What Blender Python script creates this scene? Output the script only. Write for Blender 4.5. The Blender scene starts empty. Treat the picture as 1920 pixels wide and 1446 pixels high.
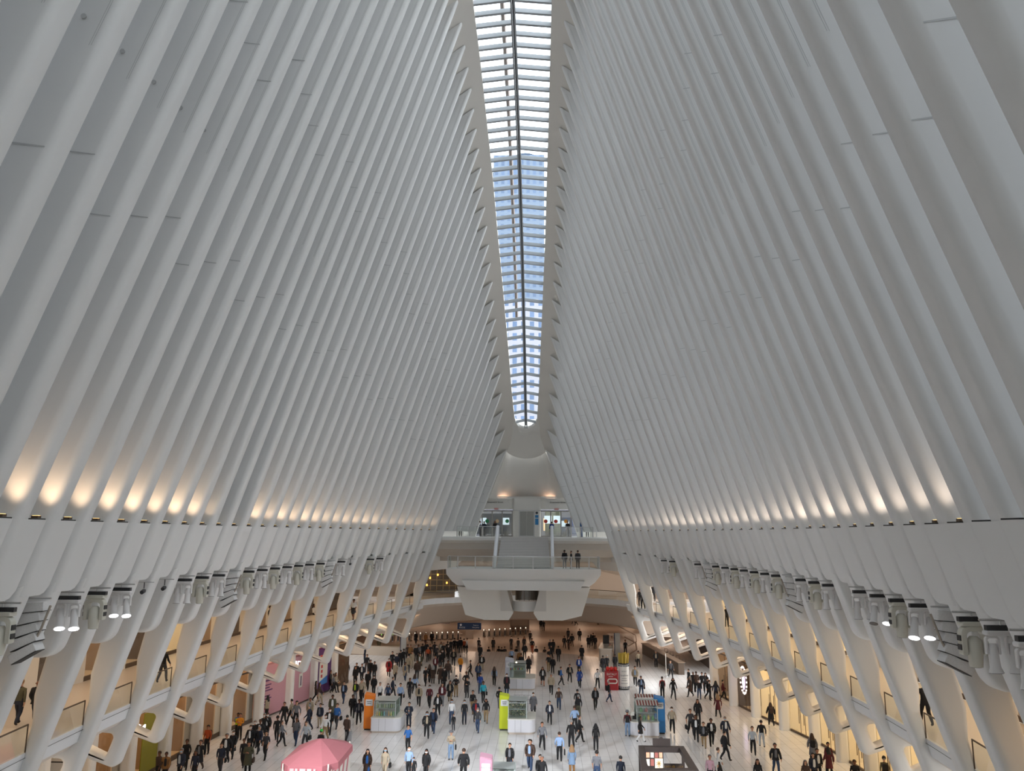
import bpy, bmesh, math, random
from mathutils import Vector, Matrix
random.seed(7)
S = bpy.context.scene
C = S.collection
PI = math.pi

# ---------------------------------------------------------------- camera
FPX, PITCH, YAW, ROLL = 1450.0, math.radians(10.878), math.radians(2.276), math.radians(0.3326)
CAM = Vector((1.85, 0.0, 13.9))
_F = Vector((-math.sin(YAW)*math.cos(PITCH), math.cos(YAW)*math.cos(PITCH), math.sin(PITCH)))
_R = Vector((math.cos(YAW), math.sin(YAW), 0)); _U = _R.cross(_F)
R_ = _R*math.cos(ROLL) + _U*math.sin(ROLL); U_ = -_R*math.sin(ROLL) + _U*math.cos(ROLL)
cd = bpy.data.cameras.new('camera'); cam = bpy.data.objects.new('camera', cd); C.objects.link(cam)
cd.sensor_width = 36; cd.sensor_fit = 'HORIZONTAL'; cd.lens = 36*FPX/1920.0; cd.clip_end = 2000
m = Matrix((R_, U_, -_F)).transposed().to_4x4(); m.translation = CAM
cam.matrix_world = m; S.camera = cam

# ---------------------------------------------------------------- view and sky
vs = S.view_settings
vs.view_transform = 'Standard'; vs.look = 'None'; vs.gamma = 1; vs.use_curve_mapping = False
vs.exposure = -0.22
w = bpy.data.worlds.new('sky'); S.world = w; w.use_nodes = True
nt = w.node_tree; nt.nodes.clear()
N = lambda t: nt.nodes.new(t)
tc = N('ShaderNodeTexCoord'); sx = N('ShaderNodeSeparateXYZ'); nt.links.new(tc.outputs['Generated'], sx.inputs[0])
mr = N('ShaderNodeMapRange'); mr.inputs[1].default_value = -1; mr.inputs[2].default_value = 1
mr.inputs[3].default_value = 0.12; mr.inputs[4].default_value = 2.1
nt.links.new(sx.outputs[0], mr.inputs[0])
bg = N('ShaderNodeBackground'); bg.inputs[0].default_value = (0.93, 0.97, 1.0, 1)
mul = N('ShaderNodeMath'); mul.operation = 'MULTIPLY'; mul.inputs[1].default_value = 3.8
nt.links.new(mr.outputs[0], mul.inputs[0]); nt.links.new(mul.outputs[0], bg.inputs[1])
ow = N('ShaderNodeOutputWorld'); nt.links.new(bg.outputs[0], ow.inputs[0])

# ---------------------------------------------------------------- helpers
def lin(c):
    return tuple(((v/12.92) if v <= 0.04045 else ((v+0.055)/1.055)**2.4) for v in c)
def rgb(h):
    return lin(tuple(int(h[k:k+2], 16)/255 for k in (0, 2, 4))) + (1,)
MATS = {}
def mat(name, col, rough=0.5, metal=0.0, emit=0.0, noise=0.0, nscale=3.0, bump=0.0, ecol=None, spec=0.5):
    if name in MATS: return MATS[name]
    if isinstance(col, str): col = rgb(col)
    mt = bpy.data.materials.new(name); mt.use_nodes = True
    t = mt.node_tree; b = t.nodes['Principled BSDF']
    b.inputs['Base Color'].default_value = col; b.inputs['Roughness'].default_value = rough
    b.inputs['Metallic'].default_value = metal; b.inputs['Specular IOR Level'].default_value = spec
    if emit:
        b.inputs['Emission Color'].default_value = rgb(ecol) if ecol else col
        b.inputs['Emission Strength'].default_value = emit
    if noise or bump:
        n = t.nodes.new('ShaderNodeTexNoise'); n.inputs['Scale'].default_value = nscale; n.inputs['Detail'].default_value = 4
        g = t.nodes.new('ShaderNodeTexCoord'); t.links.new(g.outputs['Object'], n.inputs['Vector'])
        if noise:
            r = t.nodes.new('ShaderNodeMapRange'); r.inputs[3].default_value = 1-noise; r.inputs[4].default_value = 1+noise*0.3
            t.links.new(n.outputs['Fac'], r.inputs[0])
            mx = t.nodes.new('ShaderNodeMix'); mx.data_type = 'RGBA'; mx.blend_type = 'MULTIPLY'; mx.inputs[0].default_value = 1
            mx.inputs[6].default_value = col
            t.links.new(r.outputs[0], mx.inputs[7]); t.links.new(mx.outputs[2], b.inputs['Base Color'])
        if bump:
            bp = t.nodes.new('ShaderNodeBump'); bp.inputs['Strength'].default_value = bump; bp.inputs['Distance'].default_value = 0.02
            t.links.new(n.outputs['Fac'], bp.inputs['Height']); t.links.new(bp.outputs[0], b.inputs['Normal'])
    MATS[name] = mt; return mt
def glass(name, tint=(0.9, 0.97, 0.95, 1), refl=0.12):
    if name in MATS: return MATS[name]
    mt = bpy.data.materials.new(name); mt.use_nodes = True; t = mt.node_tree; t.nodes.clear()
    o = t.nodes.new('ShaderNodeOutputMaterial'); mx = t.nodes.new('ShaderNodeMixShader'); mx.inputs[0].default_value = refl
    tr = t.nodes.new('ShaderNodeBsdfTransparent'); tr.inputs[0].default_value = tint
    gl = t.nodes.new('ShaderNodeBsdfGlossy'); gl.inputs['Roughness'].default_value = 0.05
    t.links.new(tr.outputs[0], mx.inputs[1]); t.links.new(gl.outputs[0], mx.inputs[2]); t.links.new(mx.outputs[0], o.inputs[0])
    MATS[name] = mt; return mt

def link(name, bm, m, parent=None, smooth=False):
    me = bpy.data.meshes.new(name); bmesh.ops.recalc_face_normals(bm, faces=bm.faces[:])
    bm.to_mesh(me); bm.free()
    ms = m if isinstance(m, (list, tuple)) else [m]
    for q in ms: me.materials.append(q)
    if smooth:
        for p in me.polygons: p.use_smooth = True
        try: me.set_sharp_from_angle(angle=math.radians(40))
        except Exception: pass
    o = bpy.data.objects.new(name, me); C.objects.link(o)
    if parent: o.parent = parent
    return o
def tag(o, label, cat, group=None, kind=None):
    if label: o['label'] = label
    if cat: o['category'] = cat
    if group: o['group'] = group
    if kind: o['kind'] = kind
    return o
def struct(o): o['kind'] = 'structure'; return o
def empty(name, loc=(0, 0, 0), rz=0):
    o = bpy.data.objects.new(name, None); C.objects.link(o); o.location = loc; o.rotation_euler = (0, 0, rz); o.empty_display_size = 0.2
    return o
def NB(): return bmesh.new()
def box(bm, x0, x1, y0, y1, z0, z1, mi=0):
    v = [bm.verts.new((x, y, z)) for z in (z0, z1) for x, y in ((x0, y0), (x1, y0), (x1, y1), (x0, y1))]
    for f in ((0, 3, 2, 1), (4, 5, 6, 7), (0, 1, 5, 4), (1, 2, 6, 5), (2, 3, 7, 6), (3, 0, 4, 7)):
        q = bm.faces.new([v[k] for k in f]); q.material_index = mi
    return v
def prism(bm, pts, z0, z1, mi=0):
    a = [bm.verts.new((p[0], p[1], z0)) for p in pts]; b = [bm.verts.new((p[0], p[1], z1)) for p in pts]
    n = len(pts)
    for f in [list(reversed(a)), b]+[[a[k], a[(k+1) % n], b[(k+1) % n], b[k]] for k in range(n)]:
        q = bm.faces.new(f); q.material_index = mi
def grid(bm, rows, closed=False, mi=0):
    V = [[bm.verts.new(p) for p in r] for r in rows]
    for a, b in zip(V[:-1], V[1:]):
        n = len(a)
        for k in range(n if closed else n-1):
            q = bm.faces.new([a[k], a[(k+1) % n], b[(k+1) % n], b[k]]); q.material_index = mi
    return V
def tube(bm, pts, r, n=8, mi=0, cap=True):
    pts = [Vector(p) for p in pts]; rows = []
    for k, p in enumerate(pts):
        t = (pts[min(k+1, len(pts)-1)]-pts[max(k-1, 0)]).normalized()
        a = t.cross(Vector((0, 0, 1)));
        if a.length < 1e-3: a = t.cross(Vector((1, 0, 0)))
        a.normalize(); b = t.cross(a); rr = r[k] if isinstance(r, (list, tuple)) else r
        rows.append([p+(a*math.cos(2*PI*j/n)+b*math.sin(2*PI*j/n))*rr for j in range(n)])
    V = grid(bm, rows, True, mi)
    if cap:
        for e in (V[0], V[-1]):
            q = bm.faces.new(e); q.material_index = mi
def cyl(bm, x, y, z0, z1, r, r2=None, n=20, mi=0): tube(bm, [(x, y, z0), (x, y, z1)], [r, r if r2 is None else r2], n, mi)
def frame(bm, x0, x1, z0, z1, y, w_, d):   # a rectangular frame standing in the x-z plane
    box(bm, x0, x1, y, y+d, z1-w_, z1); box(bm, x0, x1, y, y+d, z0, z0+w_)
    box(bm, x0, x0+w_, y, y+d, z0+w_, z1-w_); box(bm, x1-w_, x1, y, y+d, z0+w_, z1-w_)
def interp(x, xs, ys):
    if x <= xs[0]: return ys[0]+(x-xs[0])*(ys[1]-ys[0])/(xs[1]-xs[0])
    for k in range(1, len(xs)):
        if x <= xs[k]: return ys[k-1]+(x-xs[k-1])*(ys[k]-ys[k-1])/(xs[k]-xs[k-1])
    return ys[-1]+(x-xs[-1])*(ys[-1]-ys[-2])/(xs[-1]-xs[-2])
def rounded(pts, rs, n=5):
    """round the corners of a 2D polygon; rs = radius per corner"""
    out = []; L = len(pts)
    for k in range(L):
        p = Vector(pts[k]); a = Vector(pts[k-1])-p; b = Vector(pts[(k+1) % L])-p; r = rs[k] if isinstance(rs, (list, tuple)) else rs
        if r <= 0: out.append(tuple(p)); continue
        a1, b1 = a.normalized(), b.normalized(); ang = a1.angle(b1)
        t = min(r/math.tan(ang/2), a.length*.48, b.length*.48); r = t*math.tan(ang/2)
        c = p+(a1+b1).normalized()*(r/math.sin(ang/2)); s0 = p+a1*t-c; s1 = p+b1*t-c
        a0 = math.atan2(s0.y, s0.x); d = math.atan2(s1.y, s1.x)-a0
        while d > PI: d -= 2*PI
        while d < -PI: d += 2*PI
        for j in range(n+1): out.append((c.x+r*math.cos(a0+d*j/n), c.y+r*math.sin(a0+d*j/n)))
    return out
def area2(p): return sum(p[k-1][0]*p[k][1]-p[k][0]*p[k-1][1] for k in range(len(p)))/2
def offs(poly, d):
    """move every vertex of a CCW polygon inwards by d"""
    n = len(poly); out = []
    for k in range(n):
        p = Vector(poly[k]); a = (p-Vector(poly[k-1])); b = (Vector(poly[(k+1) % n])-p)
        if a.length < 1e-6: a = b
        if b.length < 1e-6: b = a
        n1 = Vector((-a.y, a.x)).normalized(); n2 = Vector((-b.y, b.x)).normalized(); s = n1+n2
        if s.length < 1e-3: s = n1
        s.normalize(); c = max(0.5, s.dot(n1)); q = p+s*(d/c); out.append((q.x, q.y))
    return out
def plate(bm, outer, holes, y0, y1, r, tx=lambda x, y, z: (x, y, z), steps=3):
    """a thick plate lying in the x-z plane between y0 and y1 with rounded rims"""
    loops = [outer if area2(outer) > 0 else outer[::-1]]+[(h if area2(h) < 0 else h[::-1]) for h in holes]
    prof = []
    for k in range(steps+1):
        t = (PI/2)*k/steps; prof.append((y0+r*(1-math.sin(t)), r*(1-math.cos(t)) if True else 0))
    # prof goes from rim side (offset 0) towards face y0 (offset r)
    front, back = [], []
    for lp in loops:
        rings = []
        for yy, of in reversed(prof): rings.append((yy, of))           # face first
        rings += [(y1-(yy-y0), of) for yy, of in prof]
        V = []
        for yy, of in rings:
            q = offs(lp, of); V.append([bm.verts.new(tx(a, yy, b)) for a, b in q])
        for a, b in zip(V[:-1], V[1:]):
            n = len(a)
            for k in range(n): bm.faces.new([a[k], a[(k+1) % n], b[(k+1) % n], b[k]])
        front.append(V[0]); back.append(V[-1])
    for side in (front, back):
        if len(side) == 1: bm.faces.new(side[0])
        else:
            es = []
            for lp in side:
                for k in range(len(lp)):
                    e = bm.edges.get((lp[k-1], lp[k])) or bm.edges.new((lp[k-1], lp[k])); es.append(e)
            bmesh.ops.triangle_fill(bm, edges=es, use_beauty=True)
def text(s, size, m, parent=None, name='lettering', ext=0.01, align='CENTER'):
    cu = bpy.data.curves.new(name, 'FONT'); cu.body = s; cu.size = size; cu.align_x = align; cu.align_y = 'CENTER'; cu.extrude = ext
    t = bpy.data.objects.new(name, cu); C.objects.link(t)
    dg = bpy.context.evaluated_depsgraph_get(); me = bpy.data.meshes.new_from_object(t.evaluated_get(dg))
    bpy.data.objects.remove(t); me.materials.clear(); me.materials.append(m)
    o = bpy.data.objects.new(name, me); C.objects.link(o)
    if parent: o.parent = parent
    return o
def area_light(name, loc, size, power, col, rot=(0, 0, 0), sy=None, parent=None):
    l = bpy.data.lights.new(name, 'AREA'); l.energy = power; l.color = col; l.size = size
    if sy: l.shape = 'RECTANGLE'; l.size_y = sy
    o = bpy.data.objects.new(name, l); C.objects.link(o); o.location = loc; o.rotation_euler = rot
    if parent: o.parent = parent
    return o
WARM = (1.0, 0.70, 0.42)

# ---------------------------------------------------------------- hall geometry (metres; z = 0 is the concourse floor)
HX = [11.71, 12.12, 12.46, 12.73, 12.97, 13.18, 13.34, 13.48, 13.58, 13.66, 13.71, 13.71, 13.69, 13.66, 13.61, 13.52, 13.43, 13.31, 13.14, 12.95, 12.7, 12.44, 12.13, 11.82, 11.46, 11.08, 10.68, 10.27, 9.81, 9.33, 8.78, 8.22, 7.62, 7.0, 6.35, 5.7]
TX = [3.31, 3.29, 3.27, 3.24, 3.21, 3.19, 3.16, 3.13, 3.1, 3.07, 3.04, 3.0, 2.96, 2.92, 2.87, 2.82, 2.76, 2.71, 2.65, 2.58, 2.54, 2.46, 2.36, 2.21]
TZ = [46.53, 46.33, 46.08, 45.77, 45.4, 44.97, 44.47, 43.87, 43.22, 42.5, 41.6, 40.7, 39.73, 38.72, 37.53, 36.31, 34.99, 33.66, 32.19, 30.66, 28.93, 27.25, 25.45, 23.39]
def DY(i): return 18.94+2.0*i
HY = [DY(i) for i in range(36)]; TY = [DY(i) for i in range(12, 36)]
def XL(y):                                  # rib nose at the ledge level
    if y < HY[0]:
        k = (HY[0]-y)/2; return 11.71-.46*k-.018*k*k
    return interp(y, HY, HX)
def ridge(y):                               # x, z of the rib tips
    yy = y if y >= 43 else 86.0-y
    return interp(yy, TY, TX), interp(yy, TY, TZ)
ZL = 14.22
def XB(y): return XL(y)+3.1                 # balcony edge
def ZB(y): return interp(y, [20, 46, 62, 70, 82, 95], [6.3, 6.25, 6.4, 6.65, 6.8, 6.9])
def XS(y): return XL(y)+interp(y, [40, 57, 66, 78], [7.6, 7.7, 6.9, 7.2])   # shop fronts on the concourse
def XW(y): return XL(y)+8.3                 # shop fronts on the balcony

white = mat('white_painted_steel', (0.74, 0.735, 0.72, 1), 0.5, noise=0.06, nscale=0.35)
white2 = mat('white_plaster', (0.76, 0.74, 0.70, 1), 0.6, noise=0.05, nscale=0.5)
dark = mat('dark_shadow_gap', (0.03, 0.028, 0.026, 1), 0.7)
chrome = mat('brushed_steel', (0.55, 0.55, 0.55, 1), 0.3, 0.9)
clear = glass('clear_glass')
railglass = glass('balustrade_glass', (0.86, 0.9, 0.88, 1), 0.16)
bronze = mat('bronze_trim', '5a4a3c', 0.45, 0.3)

# ---------------------------------------------------------------- floors
def tile_mat(name, col, line, rough):
    mt = bpy.data.materials.new(name); mt.use_nodes = True; t = mt.node_tree; b = t.nodes['Principled BSDF']
    g = t.nodes.new('ShaderNodeTexCoord'); mp = t.nodes.new('ShaderNodeMapping'); mp.inputs['Rotation'].default_value = (0, 0, PI/2)
    br = t.nodes.new('ShaderNodeTexBrick'); br.inputs['Scale'].default_value = 1; br.inputs['Brick Width'].default_value = 1.83; br.inputs['Row Height'].default_value = 0.61
    br.inputs['Mortar Size'].default_value = 0.012; br.inputs['Mortar Smooth'].default_value = 0.3; br.inputs['Bias'].default_value = 0
    br.inputs['Color1'].default_value = col; br.inputs['Color2'].default_value = tuple(c*.95 for c in col[:3])+(1,); br.inputs['Mortar'].default_value = line
    t.links.new(g.outputs['Object'], mp.inputs[0]); t.links.new(mp.outputs[0], br.inputs[0])
    n = t.nodes.new('ShaderNodeTexNoise'); n.inputs['Scale'].default_value = 0.9; n.inputs['Detail'].default_value = 5; t.links.new(g.outputs['Object'], n.inputs['Vector'])
    r = t.nodes.new('ShaderNodeMapRange'); r.inputs[3].default_value = .9; r.inputs[4].default_value = 1.04; t.links.new(n.outputs['Fac'], r.inputs[0])
    mx = t.nodes.new('ShaderNodeMix'); mx.data_type = 'RGBA'; mx.blend_type = 'MULTIPLY'; mx.inputs[0].default_value = 1
    t.links.new(br.outputs['Color'], mx.inputs[6]); t.links.new(r.outputs[0], mx.inputs[7]); t.links.new(mx.outputs[2], b.inputs['Base Color'])
    b.inputs['Roughness'].default_value = rough; MATS[name] = mt; return mt
tiles = tile_mat('white_marble_tiles', (0.86, 0.85, 0.85, 1), (0.42, 0.41, 0.40, 1), 0.16)
warm_light_tiles = tile_mat('white_tiles_warm_light_tint', (0.60, 0.50, 0.42, 1), (0.45, 0.37, 0.3, 1), 0.3)  # same white tiles; the dim warm hall light is put into their colour

STEP = [(-19.5, 93.6), (-14.9, 93.9), (-12.6, 96.2), (-8, 97.0), (-1.8, 97.4), (3, 96.9), (6, 95.6), (8.4, 93.8)]
b = NB(); prism(b, [(-30, -8), (30, -8), (30, 116), (11.2, 116), (9.2, 97), (8.4, 93.8)]+STEP[::-1][1:]+[(-30, 93.6)], -0.3, 0)
struct(link('floor', b, tiles))
b = NB(); prism(b, [(-45, 92), (30, 92), (45, 150), (45, 175), (-45, 175)], -1.7, -1.4)
struct(link('floor', b, warm_light_tiles))
b = NB()                                     # the two broad steps down to the ticket hall
for k, (dy, z0, z1) in enumerate(((0.0, -1.4, -0.3), (0.45, -1.4, -0.47), (0.9, -1.4, -0.93))):
    pts = [(x, y+dy) for x, y in STEP]; prism(b, [(x, y-.6) for x, y in STEP]+pts[::-1], z0, z1)
struct(link('floor_step', b, tiles)).name = 'trim_1'

# ---------------------------------------------------------------- ribs
joint = mat('joint_grey', (.50, .50, .49, 1), .6)
def rib(i, sd):
    y = DY(i); xl = XL(y); xt, zt = ridge(y); sl = (xl-xt)/(zt-ZL)
    X = lambda z: xl-sl*(z-ZL)
    XN = lambda z: xl+.33*(ZL-z)
    side = 'left' if sd < 0 else 'right'
    y -= .33                                   # the rib's far edge lies on the measured line
    e = empty('roof_rib', (sd*xl, y, 0)); t = .40; tb = .35
    tx = lambda a, yy, z: (sd*(a-xl), yy-y, z)
    # blade between ledge and ridge, thinner towards the top
    b = NB(); dp0, dp1 = 1.7, 1.15
    steps = [ZL-.05+(zt-ZL+.05)*k/6 for k in range(7)]
    rows = []
    for z in steps:
        f = (z-ZL)/(zt-ZL); tt = tb*(1-.36*f); dp = dp0+(dp1-dp0)*f; r = tt*.60; sh = 0 if z < zt-.01 else 0
        pr = []
        for q in range(5):
            a = (PI/2)*q/4; pr.append((X(z)+r*(1-math.sin(a))*1.15, -(tt-r)-r*math.cos(a)))
        pr = pr+[(u, -v) for u, v in reversed(pr[:-1])]
        full = [(X(z)+dp, -tt*.8)]+pr+[(X(z)+dp, tt*.8)]
        zz = lambda u: z-(u-X(z))*(0.70 if z > zt-.01 else 0)
        rows.append([tx(u, y+v, zz(u)) for u, v in full])
    V = grid(b, rows, True); b.faces.new(V[0]); b.faces.new(V[-1])
    bl = link('blade', b, white, e, True)
    for q, f in enumerate((.30+.02*(i % 3), .60-.02*(i % 4))):      # welded panel joints across the near face
        z = ZL+(zt-ZL)*f; tt = tb*(1-.36*f); b = NB(); x0, x1 = X(z)+tt*.5, X(z)+1.0
        vs_ = [b.verts.new(tx(u, y-tt-.004, z+w_)) for u, w_ in ((x0, 0), (x1, .12), (x1, .155), (x0, .03))]; b.faces.new(vs_)
        link('panel_joint', b, joint, bl)
    b = NB(); q_ = []
    for f in (.42, .98):
        z = ZL+(zt-ZL)*f; tt = tb*(1-.36*f); u = X(z)+tt*.75; q_ += [[b.verts.new(tx(u+w_, y-tt-.004, z)) for w_ in (0, .012, .05, .062)]]
    for k in (0, 2): b.faces.new([q_[0][k], q_[0][k+1], q_[1][k+1], q_[1][k]])
    link('nose_seam', b, joint, bl)
    z = ZL+(zt-ZL)*.45; b = NB(); p_ = Vector(tx(X(z)+.7, y-tb*.84-.02, z)); tube(b, [p_, p_+Vector((0, .03, 0))], .06, 10); link('round_fixture', b, joint, bl)
    if 31 < i: 
        n = 36-i
    # thick box below the ledge
    last = i >= 31
    if i < 31:
        b = NB(); z1, z0 = ZL, 12.03
        o = rounded([(XN(z1)-.02, z1), (XN(z0)-.02, z0), (XN(z0)+1.3, z0), (XN(z1)+1.3, z1)], [0, .0, 0, 0])
        # cross sections horizontal: near side rounded nose, far side square with a small round
        rows = []
        for z in (z0, z0+.06, z0+.25, z1):
            far = t+.6-(0.28 if z == z0 else .12 if z == z0+.06 else 0); xn = XN(z)-.03
            pr = [(xn+1.5, -t)]+[(xn+.34*(1-math.sin(a)), -t+.34-.34*math.cos(a)) for a in [PI/2*q/4 for q in range(5)]]
            pr += [(xn, far-.05), (xn+.05, far), (xn+1.5, far)]
            rows.append([tx(u, y+v, z) for u, v in pr])
        V = grid(b, rows, True); b.faces.new(V[0]); b.faces.new(V[-1])
        sh = link('ledge_box', b, white, e, True)
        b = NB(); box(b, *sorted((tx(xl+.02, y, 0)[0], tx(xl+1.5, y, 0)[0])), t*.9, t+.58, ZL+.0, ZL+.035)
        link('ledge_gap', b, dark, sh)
    dz = 12.05
    if i < 31 and i % 2 == 0:
        zb = interp(i, [0, 4, 12, 20, 30], [9.85, 9.76, 9.45, 9.28, 9.15]); w_ = 1.45
        pts = [(XN(dz+.3), dz+.3), (XN(zb), zb), (XN(zb)+w_+.1, zb), (XN(zb)+w_+.1, dz+.3)]
        o = rounded(pts, [0, .62, .5, 0], 7); b = NB(); plate(b, o, [], y-t, y+t, .2, tx)
        link('hanging_lobe', b, white, e, True)
    elif i <= 31:
        zf = 3.5; xf = XN(zf); zt_ = dz+.3 if i < 31 else 14.4
        zd = ZB(y)-.45; xb = XN(zd)
        xs = XS(y); ax = max(xf+2.2, xs-.3); zarm = zf+.08+(ax-xf)*.30
        outer = [(XN(zt_), zt_), (xf, zf), (ax, zarm-.0), (ax, zd), (xb+.56, zd), (XN(7.2)+.66, 7.2), (XN(8.2)+1.03, 8.2), (XN(9.4)+1.17, 9.4), (XN(zt_)+1.3, zt_)]
        o = rounded(outer, [0, .30, .02, 0.02, .2, .5, .5, .8, 0], 6)
        hx = xf+.72; hi = [(XN(zd-.85)+.66, zd-.85), (xf+.50, zf+.52), (min(ax-.3, hx+2.6), zf+.55+(min(ax-.3, hx+2.6)-xf-.5)*.40)]
        if hi[2][1] < zd-1.05: hi.append((min(ax-.3, hx+2.6), zd-.85))
        h = rounded(hi, [.16]*len(hi), 4)
        b = NB(); plate(b, o, [h], y-t*.92, y+t*.92, .2, tx)
        link('leg', b, white, e, True)
    return e
ORD = ['', 'first', 'second', 'third', 'fourth', 'fifth', 'sixth', 'seventh', 'eighth', 'ninth', 'tenth', 'eleventh', 'twelfth', 'thirteenth', 'fourteenth', 'fifteenth', 'sixteenth', 'seventeenth', 'eighteenth', 'nineteenth', 'twentieth']
def ordn(n):
    if n <= 20: return ORD[n]
    t, u = divmod(n, 10); base = {2: 'twenty', 3: 'thirty'}[t]
    return base+'-'+ORD[u] if u else {2: 'twentieth', 3: 'thirtieth'}[t]
for sd in (-1, 1):
    side = 'left' if sd < 0 else 'right'
    for i in range(-9, 36):
        e = rib(i, sd)
        what = 'standing on the street platform' if i > 31 else 'with bent foot' if i % 2 else 'ending in a rounded lobe'
        if i >= 0: lab = '%s white wall rib %s, %s from the street doors' % (side, what, ordn(36-i))
        else: lab = 'white steel rib of the %s wall beside and behind the viewer' % side
        tag(e, lab, 'roof rib', 'ribs of the %s wall' % side if i >= 0 else 'ribs beside the viewer on the %s' % side)

# ---------------------------------------------------------------- ridge sheets and skylight
def sky_hw(y): return interp(y, [-5, 10, 43, 55, 67, 75, 83, 87, 89], [1.2, 2.1, 2.5, 2.38, 2.15, 1.85, 1.5, 1.22, 1.0])
YS = [-5+k*2 for k in range(47)]+[89.0]
for sd, nm in ((-1, 'ceiling_left'), (1, 'ceiling_right')):
    b = NB(); rows = []
    for y in YS:
        x, z = ridge(y); hw = sky_hw(y); d_ = max(1.2, (x-hw)*1.1)
        rows.append([(sd*hw, y, z+.95), (sd*hw, y, z+.55), (sd*(x-.12), y, z+.07), (sd*(x+2.4), y, z-1.75), (sd*(x+2.5), y, z-1.5), (sd*(hw+.3), y, z+1.0)])
    V = grid(b, rows, True); b.faces.new(V[0]); b.faces.new(V[-1])
    struct(link(nm, b, mat('ridge_plaster', (0.70, 0.67, 0.62, 1), .55, noise=.04, nscale=.4), None, True))
YSK = [v for v in YS if v < 86]+[87.3]
sk = empty('skylight', (0, 43, 46)); tag(sk, 'long gabled glass skylight with white cross bars along the ridge', 'skylight')
bar = mat('skylight_bar', (0.33, 0.35, 0.37, 1), .45)
def skz(y): return ridge(y)[1]+.62
for k in range(94):
    y = -4.2+k*1.0
    if y > 86.9: break
    hw = sky_hw(y)+.04; z = skz(y)
    for sd in (-1, 1):
        b = NB(); c = .10
        P = [(sd*hw, z), (sd*.10, z+.26), (sd*.10, z+.26+.30), (sd*hw, z+.30)]
        a = [b.verts.new((p[0], y-c-43, p[1]-46)) for p in P]; d = [b.verts.new((p[0], y+c-43, p[1]-46)) for p in P]
        b.faces.new(a); b.faces.new(d)
        for q in range(4): b.faces.new([a[q], a[(q+1) % 4], d[(q+1) % 4], d[q]])
        o = link('cross_bar', b, bar, sk)
for sd in (-1, 1):
    b = NB(); rows = []
    for y in YSK:
        z = skz(y)+.30; rows.append([(sd*.05, y-43, z-46), (sd*.16, y-43, z-46), (sd*.16, y-43, z-46-.28), (sd*.05, y-43, z-46-.28)])
    V = grid(b, rows, True); b.faces.new(V[0]); b.faces.new(V[-1]); link('ridge_beam', b, bar, sk)
b = NB(); rows = []
for y in YSK:
    z = skz(y)+.36-46; rows.append([(-.05, y-43, z), (.05, y-43, z), (.05, y-43, z+.12), (-.05, y-43, z+.12)])
grid(b, rows, True); link('ridge_gasket', b, dark, sk)
b = NB(); rows = []
for y in YS:
    z = skz(y)-46+.42; hw = sky_hw(y)+.2; rows.append([(-hw, y-43, z-.1), (0, y-43, z+.2), (hw, y-43, z-.1)])
grid(b, rows); link('glass_pane', b, glass('skylight_glass', (0.93, 0.97, 1.0, 1), 0.04), sk)
# rails of the maintenance gantry over the glass, seen left of the ridge line
b = NB(); tube(b, [(-.75, y-43, skz(y)+1.5-46) for y in YS[:-6]], .15, 6); link('service_rail', b, mat('service_rail_brown', '7a6a60', .6), sk)

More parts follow.
